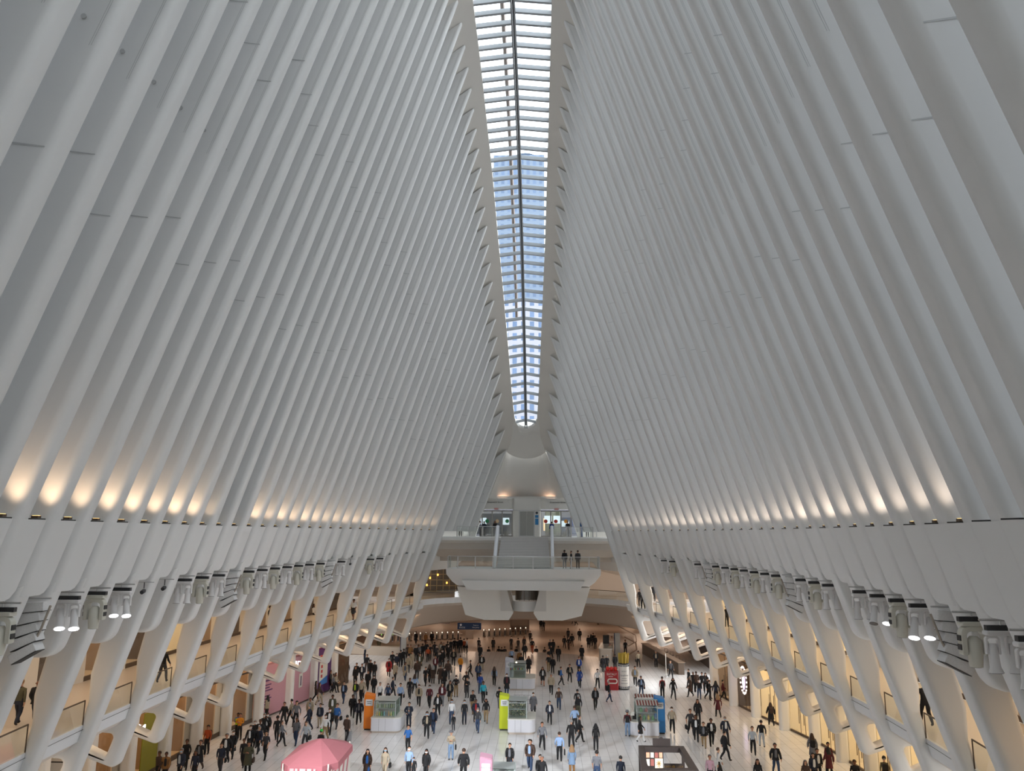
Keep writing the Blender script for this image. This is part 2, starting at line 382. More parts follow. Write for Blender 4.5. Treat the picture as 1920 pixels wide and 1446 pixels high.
# ---------------------------------------------------------------- outer enclosure
YW = [-7+2.0*k for k in range(50)]
for sd, nm in ((-1, 'left'), (1, 'right')):
    b = NB(); rows = []                        # closing wall behind the ledge boxes and soffit over the balcony
    for y in YW:
        x = XL(y); rows.append([(sd*(x+2.3), y, ZL+.02), (sd*(x+2.3), y, 11.0), (sd*(x+3.2), y, 10.0), (sd*(x+9.5), y, 9.9), (sd*(x+9.5), y, 10.4), (sd*(x+2.7), y, ZL+.2)])
    V = grid(b, rows, True); b.faces.new(V[0]); b.faces.new(V[-1]); struct(link('wall_'+nm, b, white2))
    b = NB(); rows = []                        # roof glazing between the ribs' outer edges
    for y in [v for v in YW if v > -5 and v < 90]+[91.2]:
        x = XL(y); xt, zt = ridge(y); rows.append([(sd*(x+1.85), y, ZL+.2), (sd*(xt+1.45), y, zt-1.0)])
    grid(b, rows); struct(link('window_'+nm, b, glass('wall_glass', (0.13, 0.137, 0.145, 1), 0.05)))
    # balcony deck with its white edge band
    b = NB(); rows = []; rb = []
    ys = [v for v in YW if v < 83]
    for y in ys+[83.5]:
        x = XB(y); z = ZB(y)
        rows.append([(sd*(x+.12), y, z), (sd*(x+5.15), y, z), (sd*(x+5.15), y, z-.9), (sd*(x+.5), y, z-.9), (sd*(x+.12), y, z-.5)])
        rb.append([(sd*(x-.02), y, z+.03), (sd*(x+.1), y, z+.03), (sd*(x+.30), y, z-.62), (sd*(x+.14), y, z-.62)])
    V = grid(b, rows, True); b.faces.new(V[0]); b.faces.new(V[-1])
    dk = link('balcony_deck', b, mat('balcony_stone', (0.66, 0.60, 0.54, 1), .3), None); tag(dk, 'long upper balcony deck running along the %s shop fronts' % nm, 'balcony')
    V = grid(b := NB(), rb, True); b.faces.new(V[0]); b.faces.new(V[-1]); link('edge_band', b, mat('edge_band_white', (0.78, 0.79, 0.80, 1), .35), dk)
    b = NB(); rows = [[(sd*(XB(y)-.035), y, ZB(y)-.13), (sd*(XB(y)-.035), y, ZB(y)-.15)] for y in ys]; grid(b, rows); link('edge_joint', b, dark, dk)
    # glass balustrade pieces between the legs
    for i in range(-7, 31, 2):
        y0, y1 = DY(i)+.15, DY(i+2)-.7
        if y1 < 8: continue
        n = (31-(i+2))//2+1
        e = empty('balustrade', (sd*XB(y0), y0, ZB(y0))); ox, oy, oz = e.location
        if y0 > 24: tag(e, 'clear glass balustrade panel on the %s balcony, %s from the far bridge' % (nm, ordn(n)), 'balustrade', 'balcony balustrades on the '+nm)
        else: tag(e, 'clear glass balustrade panel on the %s balcony nearest the viewer' % nm, 'balustrade', 'balcony balustrades on the '+nm)
        b = NB(); q = [(sd*XB(y0)-ox, 0, ZB(y0)-oz), (sd*XB(y1)-ox, y1-y0, ZB(y1)-oz)]
        f = [b.verts.new(p) for p in (q[0], q[1], (q[1][0], q[1][1], q[1][2]+.93), (q[0][0], q[0][1], q[0][2]+.93))]; b.faces.new(f)
        link('glass_panel', b, railglass, e)
        b = NB(); tube(b, [(q[0][0], q[0][1], q[0][2]+.95), (q[1][0], q[1][1], q[1][2]+.95)], .03, 6); link('top_rail', b, bronze, e)
        b = NB(); tube(b, [q[1], (q[1][0], q[1][1], q[1][2]+.95)], .022, 6); link('end_post', b, bronze, e)

# ---------------------------------------------------------------- shops on both levels
def shopwall(y0, y1, fn, sd): return (sd*fn(y0), y0), (sd*fn(y1), y1)
wall_up = mat('beige_wall_panel', (0.66, 0.58, 0.48, 1), .45)
shop_glass = glass('shop_glass', (0.93, 0.93, 0.88, 1), 0.10)
def quadwall(bm, a, b_, z0, z1, th, sd, mi=0):
    (x0, y0), (x1, y1) = a, b_
    P = [(x0, y0), (x1, y1), (x1+sd*th, y1), (x0+sd*th, y0)]; prism(bm, P, z0, z1, mi)
glow = {'warm': mat('ceiling_panel_warm', (1, .80, .52, 1), .5, emit=2.4, ecol='ffe6bd'), 'soft': mat('ceiling_panel_soft', (1, .82, .62, 1), .5, emit=1.6, ecol='ffcf9a')}
shop_floor = mat('shop_floor', (0.70, 0.62, 0.50, 1), .3)
def shop(n, sd, y0, y1, fn, z0, h, kind, label, depth=6.0):
    """one shop bay: column, back wall, side wall, lit ceiling, front"""
    a, c = shopwall(y0, y1, fn, sd); side = 'left' if sd < 0 else 'right'
    e = empty('shop_bay', (a[0], a[1], z0)); ox, oy, oz = e.location
    L = lambda p: (p[0]-ox, p[1]-oy)
    A, B_ = L(a), L(c); D = (sd*depth, 0)
    b = NB(); prism(b, [A, B_, (B_[0]+D[0], B_[1]), (A[0]+D[0], A[1])], -.02, .03); link('shop_floor', b, shop_floor, e)
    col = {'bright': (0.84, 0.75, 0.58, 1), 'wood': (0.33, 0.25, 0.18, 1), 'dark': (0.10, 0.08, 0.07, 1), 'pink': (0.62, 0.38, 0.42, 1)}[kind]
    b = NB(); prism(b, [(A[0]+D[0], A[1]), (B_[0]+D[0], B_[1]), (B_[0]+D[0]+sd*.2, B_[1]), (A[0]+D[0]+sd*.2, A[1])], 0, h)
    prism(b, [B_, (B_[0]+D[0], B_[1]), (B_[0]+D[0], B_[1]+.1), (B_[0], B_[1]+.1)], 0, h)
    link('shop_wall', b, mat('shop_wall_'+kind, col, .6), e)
    b = NB(); prism(b, [A, B_, (B_[0]+D[0], B_[1]), (A[0]+D[0], A[1])], h-.05, h, 0)
    link('lit_ceiling', b, glow['warm'] if kind == 'bright' else glow['soft'], e)
    tag(e, label, 'shop')
    return e, A, B_
def front_glass(e, A, B_, h, sd, doors=False, low=0.12):
    b = NB(); v = [b.verts.new((p[0], p[1], z)) for p, z in ((A, low), (B_, low), (B_, h), (A, h))]; b.faces.new(v); link('shop_window', b, shop_glass, e)
    b = NB(); d = Vector((B_[0]-A[0], B_[1]-A[1], 0)); n = Vector((d.y, -d.x, 0)).normalized()*.05
    for z0, z1 in ((0, low+.03), (h-.14, h)):
        b = NB(); prism(b, [(A[0]+n.x, A[1]+n.y), (B_[0]+n.x, B_[1]+n.y), (B_[0]-n.x, B_[1]-n.y), (A[0]-n.x, A[1]-n.y)], z0, z1)
        link('bottom_rail' if z0 == 0 else 'head_rail', b, bronze, e)
    if doors:
        for f in (.42, .60):
            p = Vector((A[0], A[1], 0)).lerp(Vector((B_[0], B_[1], 0)), f)
            b = NB(); tube(b, [(p.x-sd*.09, p.y, .8), (p.x-sd*.09, p.y, 2.0)], .025, 6); tube(b, [(p.x, p.y, .12), (p.x, p.y, h)], .022, 4); link('door_handle', b, bronze, e)
seg = mat('window_display', (0.55, 0.42, 0.30, 1), .6)
def mannequin(bm, x, y, z, h=1.7):
    s = h/1.7
    tube(bm, [(x-.09*s, y, z), (x-.08*s, y, z+.45*s), (x-.09*s, y, z+.9*s)], [.05*s, .06*s, .09*s], 8)
    tube(bm, [(x+.09*s, y, z), (x+.08*s, y, z+.45*s), (x+.09*s, y, z+.9*s)], [.05*s, .06*s, .09*s], 8)
    tube(bm, [(x, y, z+.85*s), (x, y, z+1.1*s), (x, y, z+1.38*s), (x, y, z+1.48*s)], [.17*s, .13*s, .19*s, .06*s], 10)
    tube(bm, [(x, y, z+1.48*s), (x, y, z+1.54*s), (x, y, z+1.62*s), (x, y, z+1.7*s)], [.05*s, .09*s, .10*s, .04*s], 10)
    for q in (-1, 1): tube(bm, [(x+q*.18*s, y, z+1.38*s), (x+q*.25*s, y, z+1.1*s), (x+q*.22*s, y-.08*s, z+.85*s)], [.055*s, .045*s, .035*s], 8)
# concourse level
bay = [DY(k)-.2 for k in range(5, 31, 2)]
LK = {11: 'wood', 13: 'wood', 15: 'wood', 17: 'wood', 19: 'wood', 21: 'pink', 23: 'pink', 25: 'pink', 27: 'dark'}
LLAB = {11: 'beige shop front behind two pink advert boards at the left edge', 13: 'beige shop front with olive green poster beside the near left column',
        15: 'beige shop front with a tall dark display window, behind the couple in black', 17: 'beige shop front with a dark clothing display by the safety vest worker',
        19: 'beige shop front displaying a lime green garment', 21: 'shop front boarded in pink with purple lettering', 23: 'pink boarded shop front reading GET SOCIAL',
        25: 'shop front with a purple poster board by the last left column', 27: 'dark shop opening behind the low stone wall'}
H0 = 4.05
for i in range(7, 29, 2):
    y0, y1 = DY(i)-.05, DY(i+2)-.05
    for sd in (-1, 1):
        nm = 'left' if sd < 0 else 'right'
        b = NB(); x = XS(y0); r = .33
        prism(b, rounded([(sd*(x-.30)-.36, y0-.33), (sd*(x-.30)+.36, y0-.33), (sd*(x-.30)+.36, y0+.33), (sd*(x-.30)-.36, y0+.33)], .2, 4), 0, 4.7)
        o = link('column', b, white2); 
        tag(o, 'white column between the %s shop fronts, %s from the ticket hall' % (nm, ordn((29-i)//2)), 'column', 'columns along the %s shop fronts' % nm)
        if i >= 27 and sd > 0: continue
        if sd < 0: k = LK.get(i, 'wood'); lab = LLAB.get(i, {7: 'beige shop front below the left balcony, nearest the viewer', 9: 'beige shop front behind the arrow sign at the bottom left'}.get(i, 'beige shop front on the left'))
        else:
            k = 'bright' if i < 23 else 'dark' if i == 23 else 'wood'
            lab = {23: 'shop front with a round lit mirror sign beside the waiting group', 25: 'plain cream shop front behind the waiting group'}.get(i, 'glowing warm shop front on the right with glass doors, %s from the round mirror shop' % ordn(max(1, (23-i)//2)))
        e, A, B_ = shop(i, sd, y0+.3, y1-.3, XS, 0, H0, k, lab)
        A2 = (A[0], A[1]); 
        if sd > 0: front_glass(e, A, B_, H0-.3, sd, True)
        else:
            front_glass(e, A, B_, H0-.3, sd, False, .25)
            if k == 'wood':
                for f0, f1 in ((0, .28), (.78, 1)):
                    p = Vector(A).lerp(Vector(B_), f0); q = Vector(A).lerp(Vector(B_), f1)
                    b = NB(); prism(b, [tuple(p), tuple(q), (q.x+sd*.08, q.y), (p.x+sd*.08, p.y)], .2, H0-.3); link('front_panel', b, wall_up, e)
            if k in ('pink',):
                b = NB(); m_ = mat('pink_hoarding', 'c08e98', .6) if i < 25 else mat('purple_hoarding', '5a2260', .5)
                prism(b, [(A[0]+.06, A[1]), (B_[0]+.06, B_[1]), (B_[0]-.02, B_[1]), (A[0]-.02, A[1])], .12, H0-.1); link('hoarding', b, m_, e)
# upper wall over the concourse shops, and balcony shops
for sd, nm in ((-1, 'left'), (1, 'right')):
    b = NB(); ys = [DY(k) for k in range(-12, 27 if sd > 0 else 33)]
    rows = [[(sd*(XS(y)-.1), y, H0-.05), (sd*(XS(y)+.5), y, H0-.05), (sd*(XS(y)+.5), y, 5.5), (sd*(XS(y)-.1), y, 5.5)] for y in ys]
    V = grid(b, rows, True); b.faces.new(V[0]); b.faces.new(V[-1]); struct(link('trim_2', b, white2))
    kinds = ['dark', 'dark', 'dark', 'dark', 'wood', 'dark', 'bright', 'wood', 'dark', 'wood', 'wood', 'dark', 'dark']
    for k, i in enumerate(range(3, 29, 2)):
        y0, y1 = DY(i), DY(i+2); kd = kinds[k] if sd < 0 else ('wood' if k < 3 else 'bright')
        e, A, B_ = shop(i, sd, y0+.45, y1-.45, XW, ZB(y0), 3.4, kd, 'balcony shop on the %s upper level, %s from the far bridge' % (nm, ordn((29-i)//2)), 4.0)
        front_glass(e, A, B_, 3.0, sd, False, .2)
        b = NB(); x = XW(y0); prism(b, [(sd*(x-.05), y0-.5), (sd*(x-.05), y0+.5), (sd*(x+.5), y0+.5), (sd*(x+.5), y0-.5)], ZB(y0), 10.0)
        o = link('pier', b, white2); tag(o, 'white wall pier on the %s balcony, %s from the far bridge' % (nm, ordn((29-i)//2+1)), 'wall pier', 'wall piers on the %s balcony' % nm)
        b = NB(); prism(b, [(sd*(x-.02), y0+.4), (sd*(XW(y1)-.02), y1-.4), (sd*(XW(y1)+.4), y1-.4), (sd*(x+.4), y0+.4)], ZB(y0)+3.3, 10.0)
        link('fascia', b, white2, e).location = (-e.location.x, -e.location.y, -e.location.z)
    # far end walls
    b = NB(); prism(b, [(sd*(XW(9)), -8), (sd*XW(DY(3)), DY(3)), (sd*(XW(DY(3))+.3), DY(3)), (sd*(XW(9)+.3), -8)], 0, 10.4); struct(link('wall_'+nm, b, white2))
# downlights under the balcony ceilings and decks: the warm light of both shopping levels
for sd in (-1, 1):
    for y in range(14, 90, 8):
        x = XL(y)
        area_light('balcony_downlight', (sd*(x+5.2), y, 9.8), 1.2, 75, WARM, sy=5)
        if y > 22: area_light('arcade_downlight', (sd*(x+5.4), y, 5.25), 1.2, 70, WARM, sy=5)

# ---------------------------------------------------------------- west wall behind the viewer and its landing
b = NB(); box(b, -26, 26, -8.6, -8.2, 0, 10.4); prism(b, [(-9, -6), (9, -6), (9, -5.6), (-9, -5.6)], 10, 30); struct(link('wall_back', b, white2))
b = NB(); box(b, -6.5, 6.5, -6, 1.2, 11.3, 12.2); struct(link('trim_3', b, white2))

# ---------------------------------------------------------------- upper street platform, stair, landing
pf = empty('street_platform', (0, 82, 13.62)); tag(pf, 'white upper platform with curved fascia in front of the street doors', 'platform')
b = NB()
pr = [(.35, 0), (0, -.12), (-.02, -.38), (.3, -.62), (.55, -.66)]
rows = []
for x in [-9.4+.94*k for k in range(21)]:
    cv = -.25*(x/9.4)**2
    rows.append([(x, a+cv, z) for a, z in pr]+[(x, 13.5, -.66), (x, 13.5, 0)])
V = grid(b, rows, True); b.faces.new(V[0]); b.faces.new(V[-1]); link('deck', b, white2, pf, True)
b = NB(); rows = []
for x in [-10+2*k for k in range(11)]: rows.append([(x, .6, -.6), (x, .75, -1.3), (x, 1.6, -1.95), (x, 3.2, -2.15), (x, 3.2, -2.6), (x, 12, -2.6), (x, 12, -.6)])
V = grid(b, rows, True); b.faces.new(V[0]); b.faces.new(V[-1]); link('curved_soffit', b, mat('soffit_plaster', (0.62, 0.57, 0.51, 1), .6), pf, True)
def glass_rail(parent, pts, zb, h=1.0, posts=True, rail_m=chrome, gm=railglass):
    b = NB(); P = [Vector(p) for p in pts]
    for a, c in zip(P[:-1], P[1:]):
        f = [b.verts.new(v) for v in (a, c, c+Vector((0, 0, h-.05)), a+Vector((0, 0, h-.05)))]; b.faces.new(f)
    link('glass_panel', b, gm, parent)
    b = NB(); tube(b, [p+Vector((0, 0, h)) for p in P], .035, 6); link('handrail', b, rail_m, parent)
    if posts:
        for p in P:
            b = NB(); box(b, p.x-.055, p.x+.055, p.y-.03, p.y+.03, p.z, p.z+h); link('post', b, rail_m, parent)
for sx_, nm in ((-1, 'left'), (1, 'right')):
    e = empty('platform_railing', (sx_*5, 82.3, 13.62)); tag(e, 'glass railing with steel handrail on the upper platform, %s of the stair' % nm, 'railing')
    glass_rail(e, [(sx_*(5.0-x)*-1 if False else sx_*x-sx_*5, 0.1-.002*x*x, 0) for x in (2.75, 4.4, 5.8, 7.1)], 0, 1.05)
# stair
st = empty('wide_stair', (0, 77.6, 10.68)); tag(st, 'wide grey stone stair climbing from the landing to the street platform', 'stairs')
b = NB(); n = 19; rise = (13.62-10.68)/n; run = 4.4/n
stone = mat('grey_stair_stone', (0.68, 0.66, 0.64, 1), .5, noise=.10, nscale=2)
for k in range(n): box(b, -2.62+.01*k, 2.62-.01*k, k*run, 4.4, k*rise if k else 0, (k+1)*rise-.0)
link('steps', b, stone, st)
b = NB()
for k in range(n): box(b, -2.6, 2.6, k*run-.012, k*run+.02, (k+1)*rise-.025, (k+1)*rise+.004)
link('step_nosing', b, mat('stair_nosing', (.36, .35, .34, 1), .6), st)
b = NB(); prism(b, [(-2.6, 3.95), (2.6, 3.95), (2.6, 4.4), (-2.6, 4.4)], -.5, 0); link('underside', b, white2, st)
for sx_ in (-1, 1):
    b = NB(); x0 = 2.68; 
    rows = [[(sx_*(x0+w_), yy, z-.1) for w_ in (0,)]+[(sx_*(x0+.30), yy, z-.1), (sx_*(x0+.30), yy, z+1.0), (sx_*(x0+.15), yy, z+1.08), (sx_*x0, yy, z+1.0)] for yy, z in ((-.9, .1), (0, .12), (4.4, 3.06), (5.2, 3.06))]
    V = grid(b, rows, True); b.faces.new(V[0]); b.faces.new(V[-1]); link('balustrade', b, mat('balustrade_white', (0.78, 0.79, 0.82, 1), .35), st)
# landing: hull with slab, stepped sides and the two hanging piers
ld = empty('stair_landing', (0, 76, 10.62)); tag(ld, 'white boat-shaped landing jutting out over the concourse', 'landing')
b = NB(); Q = [(-7.42, .35), (-6.4, .0), (-3.2, -.2), (0, -.25), (3.2, -.2), (6.4, .0), (7.42, .35)]
back = [(6.6, 5.5), (-6.6, 5.5)]
def ringz(s, z, dy=0): return [(x*s, y_+dy, z) for x, y_ in Q]+[(x*s, y_, z) for x, y_ in back]
rows = [ringz(1, 0), ringz(1.005, -.12), ringz(1.0, -.55, .05), ringz(.925, -1.25, .25), ringz(.86, -1.62, .5)]
V = grid(b, rows, True); b.faces.new(V[0]); b.faces.new(V[-1]); link('hull', b, white, ld, True)
b = NB(); o = rounded([(-5.85, -1.1), (-5.35, -1.98), (5.35, -1.98), (5.85, -1.1)], [0, .15, .15, 0]); V = [[(x, -.15, z) for x, z in o], [(x, 3.2, z) for x, z in o]]
v = grid(b, V, True); b.faces.new(v[0]); b.faces.new(v[1]); link('lower_beam', b, white, ld)
b = NB(); box(b, -7.4, 7.4, -.1+.0, 5.4, -.02, .04); b.free()
for sx_ in (-1, 1):
    b = NB(); P0 = [(6.45, -1.75), (5.6, -4.4), (3.75, -4.85), (1.4, -4.85), (.98, -4.2), (1.62, -1.9)]
    rows = [[(sx_*x, 1.2, z) for x, z in P0], [(sx_*x, 7.5, z) for x, z in P0]]
    V = grid(b, rows, True); b.faces.new(V[0]); b.faces.new(V[1]); link('pier', b, white2, ld)
    b = NB(); V = [[(sx_*x, yy, z) for x, z in ((1.6, -1.9), (1.05, -4.0), (2.2, -4.0), (2.2, -1.9))] for yy in (1.15, 1.35)]
    v = grid(b, V, True); b.faces.new(v[0]); b.faces.new(v[1]); link('inner_cheek', b, mat('cheek', (0.6, 0.58, 0.55, 1), .5), ld)
lr = empty('landing_railing', (0, 76, 10.62)); tag(lr, 'curved glass railing with steel posts around the landing', 'railing')
glass_rail(lr, [(-7.3, 2.5, 0), (-7.3, .45, 0), (-6.3, .12, 0), (-4.6, -.02, 0), (-2.9, -.1, 0), (-.95, -.13, 0), (.95, -.13, 0), (2.9, -.1, 0), (4.6, -.02, 0), (6.3, .12, 0), (7.3, .45, 0), (7.3, 2.5, 0)], 0, 1.15)
# glass lift under the landing
lf = empty('glass_lift', (.3, 79.0, 6.4)); tag(lf, 'round glass lift cabin hung between the piers under the landing', 'lift')
b = NB(); rows = []
for z in (0.1, 1.05):
    rows.append([(1.42*math.cos(a), -1.0*math.sin(a), z) for a in [PI*k/16 for k in range(17)]])
grid(b, rows); link('lower_drum', b, white, lf, True)
b = NB(); grid(b, [[(1.1*math.cos(a), -.9*math.sin(a), z) for a in [PI*k/14 for k in range(15)]] for z in (1.1, 2.35)]); link('lift_glass', b, glass('lift_glass', (.55, .5, .45, 1), .2), lf, True)
b = NB()
for k in range(0, 15, 2):
    a = PI*k/14; tube(b, [(1.1*math.cos(a), -.9*math.sin(a), 1.1), (1.1*math.cos(a), -.9*math.sin(a), 2.35)], .03, 5)
link('lift_mullion', b, bronze, lf)
b = NB(); box(b, -1.05, 1.05, .3, .5, 1.1, 2.35); link('lift_back', b, mat('lift_inside', (.12, .09, .07, 1), .5), lf)

# ---------------------------------------------------------------- gable with street doors
b = NB()
gy = 91.0
outer = [(-9.5, 13.3), (9.5, 13.3), (8.2, 18.0), (-8.2, 18.0)]
hole_door = rounded([(-5.9, 13.62), (5.9, 13.62), (4.95, 16.75), (-4.95, 16.75)], [0, 0, .3, .3])
plate(b, outer, [hole_door], gy, gy+.5, .06); struct(link('wall_far', b, white2))
b = NB(); rows = []                            # smooth vault from the gable up to the end of the skylight
for k in range(15):
    f = k/14; z = 17.97+8.2*f; hw = interp(f, [0, .66, 1], [4.25, 2.2, 1.3]); yc = 89.35+2.6*(1-f)**1.6
    rows.append([(-hw-2.4, 89.6, z-.5), (-hw-.6, 89.3, z)]+[(hw*c, 89.3+(yc-89.3)*(1-abs(c)**6), z) for c in [-1+q/6 for q in range(13)]]+[(hw+.6, 89.3, z), (hw+2.4, 89.6, z-.5)])
grid(b, rows); struct(link('ceiling_far', b, white2, None, True))
b = NB(); rows = []
for k in range(21):                            # soft hood that closes the skylight's far end
    a = PI*k/20; c, s_ = math.cos(a), math.sin(a)
    rows.append([(1.22*c, 86.3+1.1*s_, ridge(86.3+1.1*s_)[1]+1.0), (1.20*c, 86.3+1.1*s_, ridge(86.3+1.1*s_)[1]+.62), (1.36*c, 86.3+1.35*s_, ridge(86.3+1.35*s_)[1]+.5), (1.9*c, 87.3+1.6*s_, ridge(87.3+1.6*s_)[1]+.3), (3.0*c, 87.8+2.0*s_, min(24.6, ridge(87.8+2.0*s_)[1]))])
grid(b, rows); struct(link('ceiling_hood', b, white2, None, True)).name = 'trim_4'
b = NB(); plate(b, [(-10, 17.9), (10, 17.9), (6, 27.5), (-6, 27.5)], [], 92.3, 92.6, .02); struct(link('wall_gable', b, white2)).name = 'wall_far_upper'
b = NB(); box(b, -8.2, 8.2, gy-.02, gy+1.6, 17.9, 18.0); box(b, -4.6, 4.6, gy-.06, gy+.04, 17.85, 18.22); struct(link('trim_5', b, white2))
area_light('vault_uplight', (-2.8, gy+.45, 18.03), 1.1, 15, (1, .62, .42), (PI, 0, 0)); area_light('vault_uplight', (2.8, gy+.45, 18.03), 1.1, 15, (1, .62, .42), (PI, 0, 0))
lv = empty('lift_tower', (0.05, 90.6, 13.62)); tag(lv, 'white lift tower with steel doors between the street entrances', 'lift tower')
b = NB(); o = rounded([(-1.62, 0), (1.62, 0), (1.62, 2), (-1.62, 2)], [.3, .3, 0, 0]); prism(b, o, 0, 4.35); link('shaft', b, white2, lv)
b = NB(); box(b, -.8, -.02, -.04, .02, 0, 2.85); box(b, .02, .8, -.04, .02, 0, 2.85); link('lift_door', b, mat('lift_door_steel', (.33, .33, .31, 1), .35, .7), lv)
b = NB(); frame(b, -.92, .92, 0, 3.0, -.06, .1, .08); link('door_frame', b, chrome, lv)
b = NB(); box(b, .96, 1.34, -.05, 0, 1.35, 2.05); box(b, .96, 1.34, -.05, 0, 2.15, 2.45); link('blue_notice', b, mat('notice_blue', '2f7fb8', .5), lv)
b = NB(); tube(b, [(1.15, -.06, 2.7), (1.15, 0, 2.7)], .15, 16); link('round_notice', b, mat('notice_dark', '40454a', .5), lv)
b = NB(); box(b, -1.66, 1.66, -.05, .3, 2.95, 3.02); link('reveal_line', b, mat('joint_grey', (.4, .4, .4, 1), .6), lv)
red = mat('exit_red', 'c0392b', .5, emit=.35); 
redsoft = mat('balloon_red', 'c22a22', .45)
for sx_, nm, cols in ((-1, 'left', ('2e8b57', 'e8c8a0', '2e8b57')), (1, 'right', ('c0392b', 'c0392b', 'f0a040'))):
    e = empty('street_doors', (sx_*3.5, gy, 13.62)); tag(e, 'glazed street entrance doors with round stickers, %s of the lift tower' % nm, 'doors')
    fr = mat('door_frame_grey', (.33, .31, .29, 1), .4, .3); x0, x1 = sorted((sx_*1.65-sx_*3.5, sx_*5.15-sx_*3.5))
    b = NB()
    for k in range(4):
        x = x0+(x1-x0)*k/3; box(b, x-.07, x+.07, -.05, .05, 0, 2.9)
    box(b, x0, x1, -.05, .05, 2.85, 2.98); box(b, x0, x1, -.05, .05, 0, .12); link('door_frame', b, fr, e)
    b = NB(); box(b, x0, x1, -.01, .0, .1, 2.9); link('door_glass', b, shop_glass, e)
    for k, cl in enumerate(cols):
        x = x0+(x1-x0)*(k+.5)/3; b = NB(); tube(b, [(x, -.04, 1.75), (x, -.02, 1.75)], .22, 16); link('round_sticker', b, mat('sticker_'+cl, cl, .5), e)
    b = NB(); box(b, -.28, .28, -.1, -.02, 3.02, 3.28); ex = link('exit_sign', b, mat('exit_plate', (.55, .5, .5, 1), .5), e)
    tx_ = text('EXIT', .2, red, ex, 'exit_lettering'); tx_.rotation_euler = (PI/2, 0, 0); tx_.location = (0, -.11, 3.15)
    t = text('Greenwich Street', .26, dark, e, 'street_name'); t.rotation_euler = (PI/2, 0, 0); t.location = (-.0+sx_*.15, -.03, 3.92)
# the street outside the doors
e = empty('street_building', (0, 114, 13.6)); tag(e, 'dark shop building across the street beyond the glass doors', 'building')
b = NB(); box(b, -30, 30, 0, 6, 0, 9); link('building_front', b, mat('street_front', (.10, .10, .12, 1), .6), e)
for k in range(12):
    b = NB(); box(b, -12+k*2.0, -10.6+k*2.0, -.05, 0, .6+(k % 3)*.2, 2.6); link('shop_window', b, mat('street_window_%d' % (k % 3), ('8fa8c8', 'd8b890', '5a6a80')[k % 3], .3, emit=.5*(k % 3 == 1)), e)
b = NB(); box(b, -30, 30, 95.5, 130, 13.3, 13.6); struct(link('floor_street', b, mat('pavement', (.35, .35, .36, 1), .8)))
for k, (x, wd, h, c) in enumerate(((-4.5, 5, 3.0, '20242c'), (3.2, 2.0, 3.4, '3a4030'), (5.8, 3.0, 2.6, '343c50'), (-9, 3, 5, '5c5048'))):
    e = empty('street_vehicle', (x, 104+k, 13.6)); tag(e, ['dark blue bus seen through the left street doors', 'green hoarding seen through the right street doors', 'dark van seen at the right edge of the street doors', 'brown van seen at the left edge of the street doors'][k], ['bus', 'hoarding', 'van', 'van'][k])
    b = NB(); o = rounded([(-wd/2, .3), (wd/2, .3), (wd/2, h), (-wd/2, h)], .25); plate(b, o, [], -1, 1, .1); link('body', b, mat('veh_'+c, c, .3), e)
    for q in (-.3, .3):
        b = NB(); box(b, wd*q-.5, wd*q+.5, -1.03, -.98, h*.5, h*.8); link('window_pane', b, mat('veh_glass', (.5, .6, .7, 1), .1), e)
    for q in (-.32, .32):
        b = NB(); tube(b, [(wd*q, -1.05, .35), (wd*q, -.8, .35)], .35, 14); link('wheel', b, dark, e)

# ---------------------------------------------------------------- end bridge at balcony level
eb = empty('end_bridge', (0, 92, 6.3)); tag(eb, 'curved bridge with white edge band linking both balconies under the landing', 'bridge')
def arc(r=0): return [(11.6*math.cos(a)*(1-.0*r), 83.2+(11.4+r)*math.sin(a)) for a in [PI*k/24 for k in range(25)]]
def AZ(x): return interp(abs(x), [0, 8, 11.6], [6.75, 6.72, 6.85])
rows = []; 
for (x, y), (x2, y2) in zip(arc(), [(13.9*math.cos(PI*k/24), 83.2+15.5*math.sin(PI*k/24)) for k in range(25)]):
    z = AZ(x)-6.3; rows.append([(x, y-92, z), (x2, y2-92, z), (x2, y2-92, z-.9), (x*1.02, y-92+.2, z-.9)])
b = NB(); V = grid(b, rows, True); b.faces.new(V[0]); b.faces.new(V[-1]); link('deck', b, mat('bridge_stone', (0.5, 0.42, 0.35, 1), .35), eb)
b = NB(); V = grid(b, [[(x, y-92-.05, AZ(x)-6.3+.03), (x, y-92+.06, AZ(x)-6.3+.03), (x*1.01, y-92+.3, AZ(x)-6.3-.62), (x*1.01, y-92+.12, AZ(x)-6.3-.62)] for x, y in arc()], True); link('edge_band', b, MATS['edge_band_white'], eb)
glass_rail(eb, [(x, y-92, AZ(x)-6.3) for x, y in arc()[::2]], 0, .95, False, bronze)
tan = mat('tan_wall', (0.42, 0.33, 0.26, 1), .6); tan2 = mat('tan_soffit', (0.50, 0.40, 0.32, 1), .6)
b = NB(); rows = []                            # sloping soffit and fascia under the bridge, curved with it
for k in range(25):
    a = PI*k/24; c, s_ = math.cos(a), math.sin(a)
    rows.append([(11.9*c, 83.5+11.4*s_, 5.95), (12.2*c, 83.6+12.4*s_, 4.95), (12.6*c, 83.8+13.0*s_, 3.9), (13.6*c, 84+15*s_, 3.55), (16*c, 84+19*s_, 3.5), (16*c, 84+19*s_, 5.95)])
V = grid(b, rows, True); b.faces.new(V[0]); b.faces.new(V[-1]); struct(link('ceiling_ticket_hall', b, tan2, None, True)).name = 'trim_6'
pv = tag(text('PAVILION', .62, mat('sign_black', '26262c', .5), None, 'wall_lettering'), 'dark capital lettering on the tan fascia, mostly behind the left pier', 'lettering')
pv.rotation_euler = (PI/2, 0, .18); pv.location = (-6.1, 95.75, 4.5)
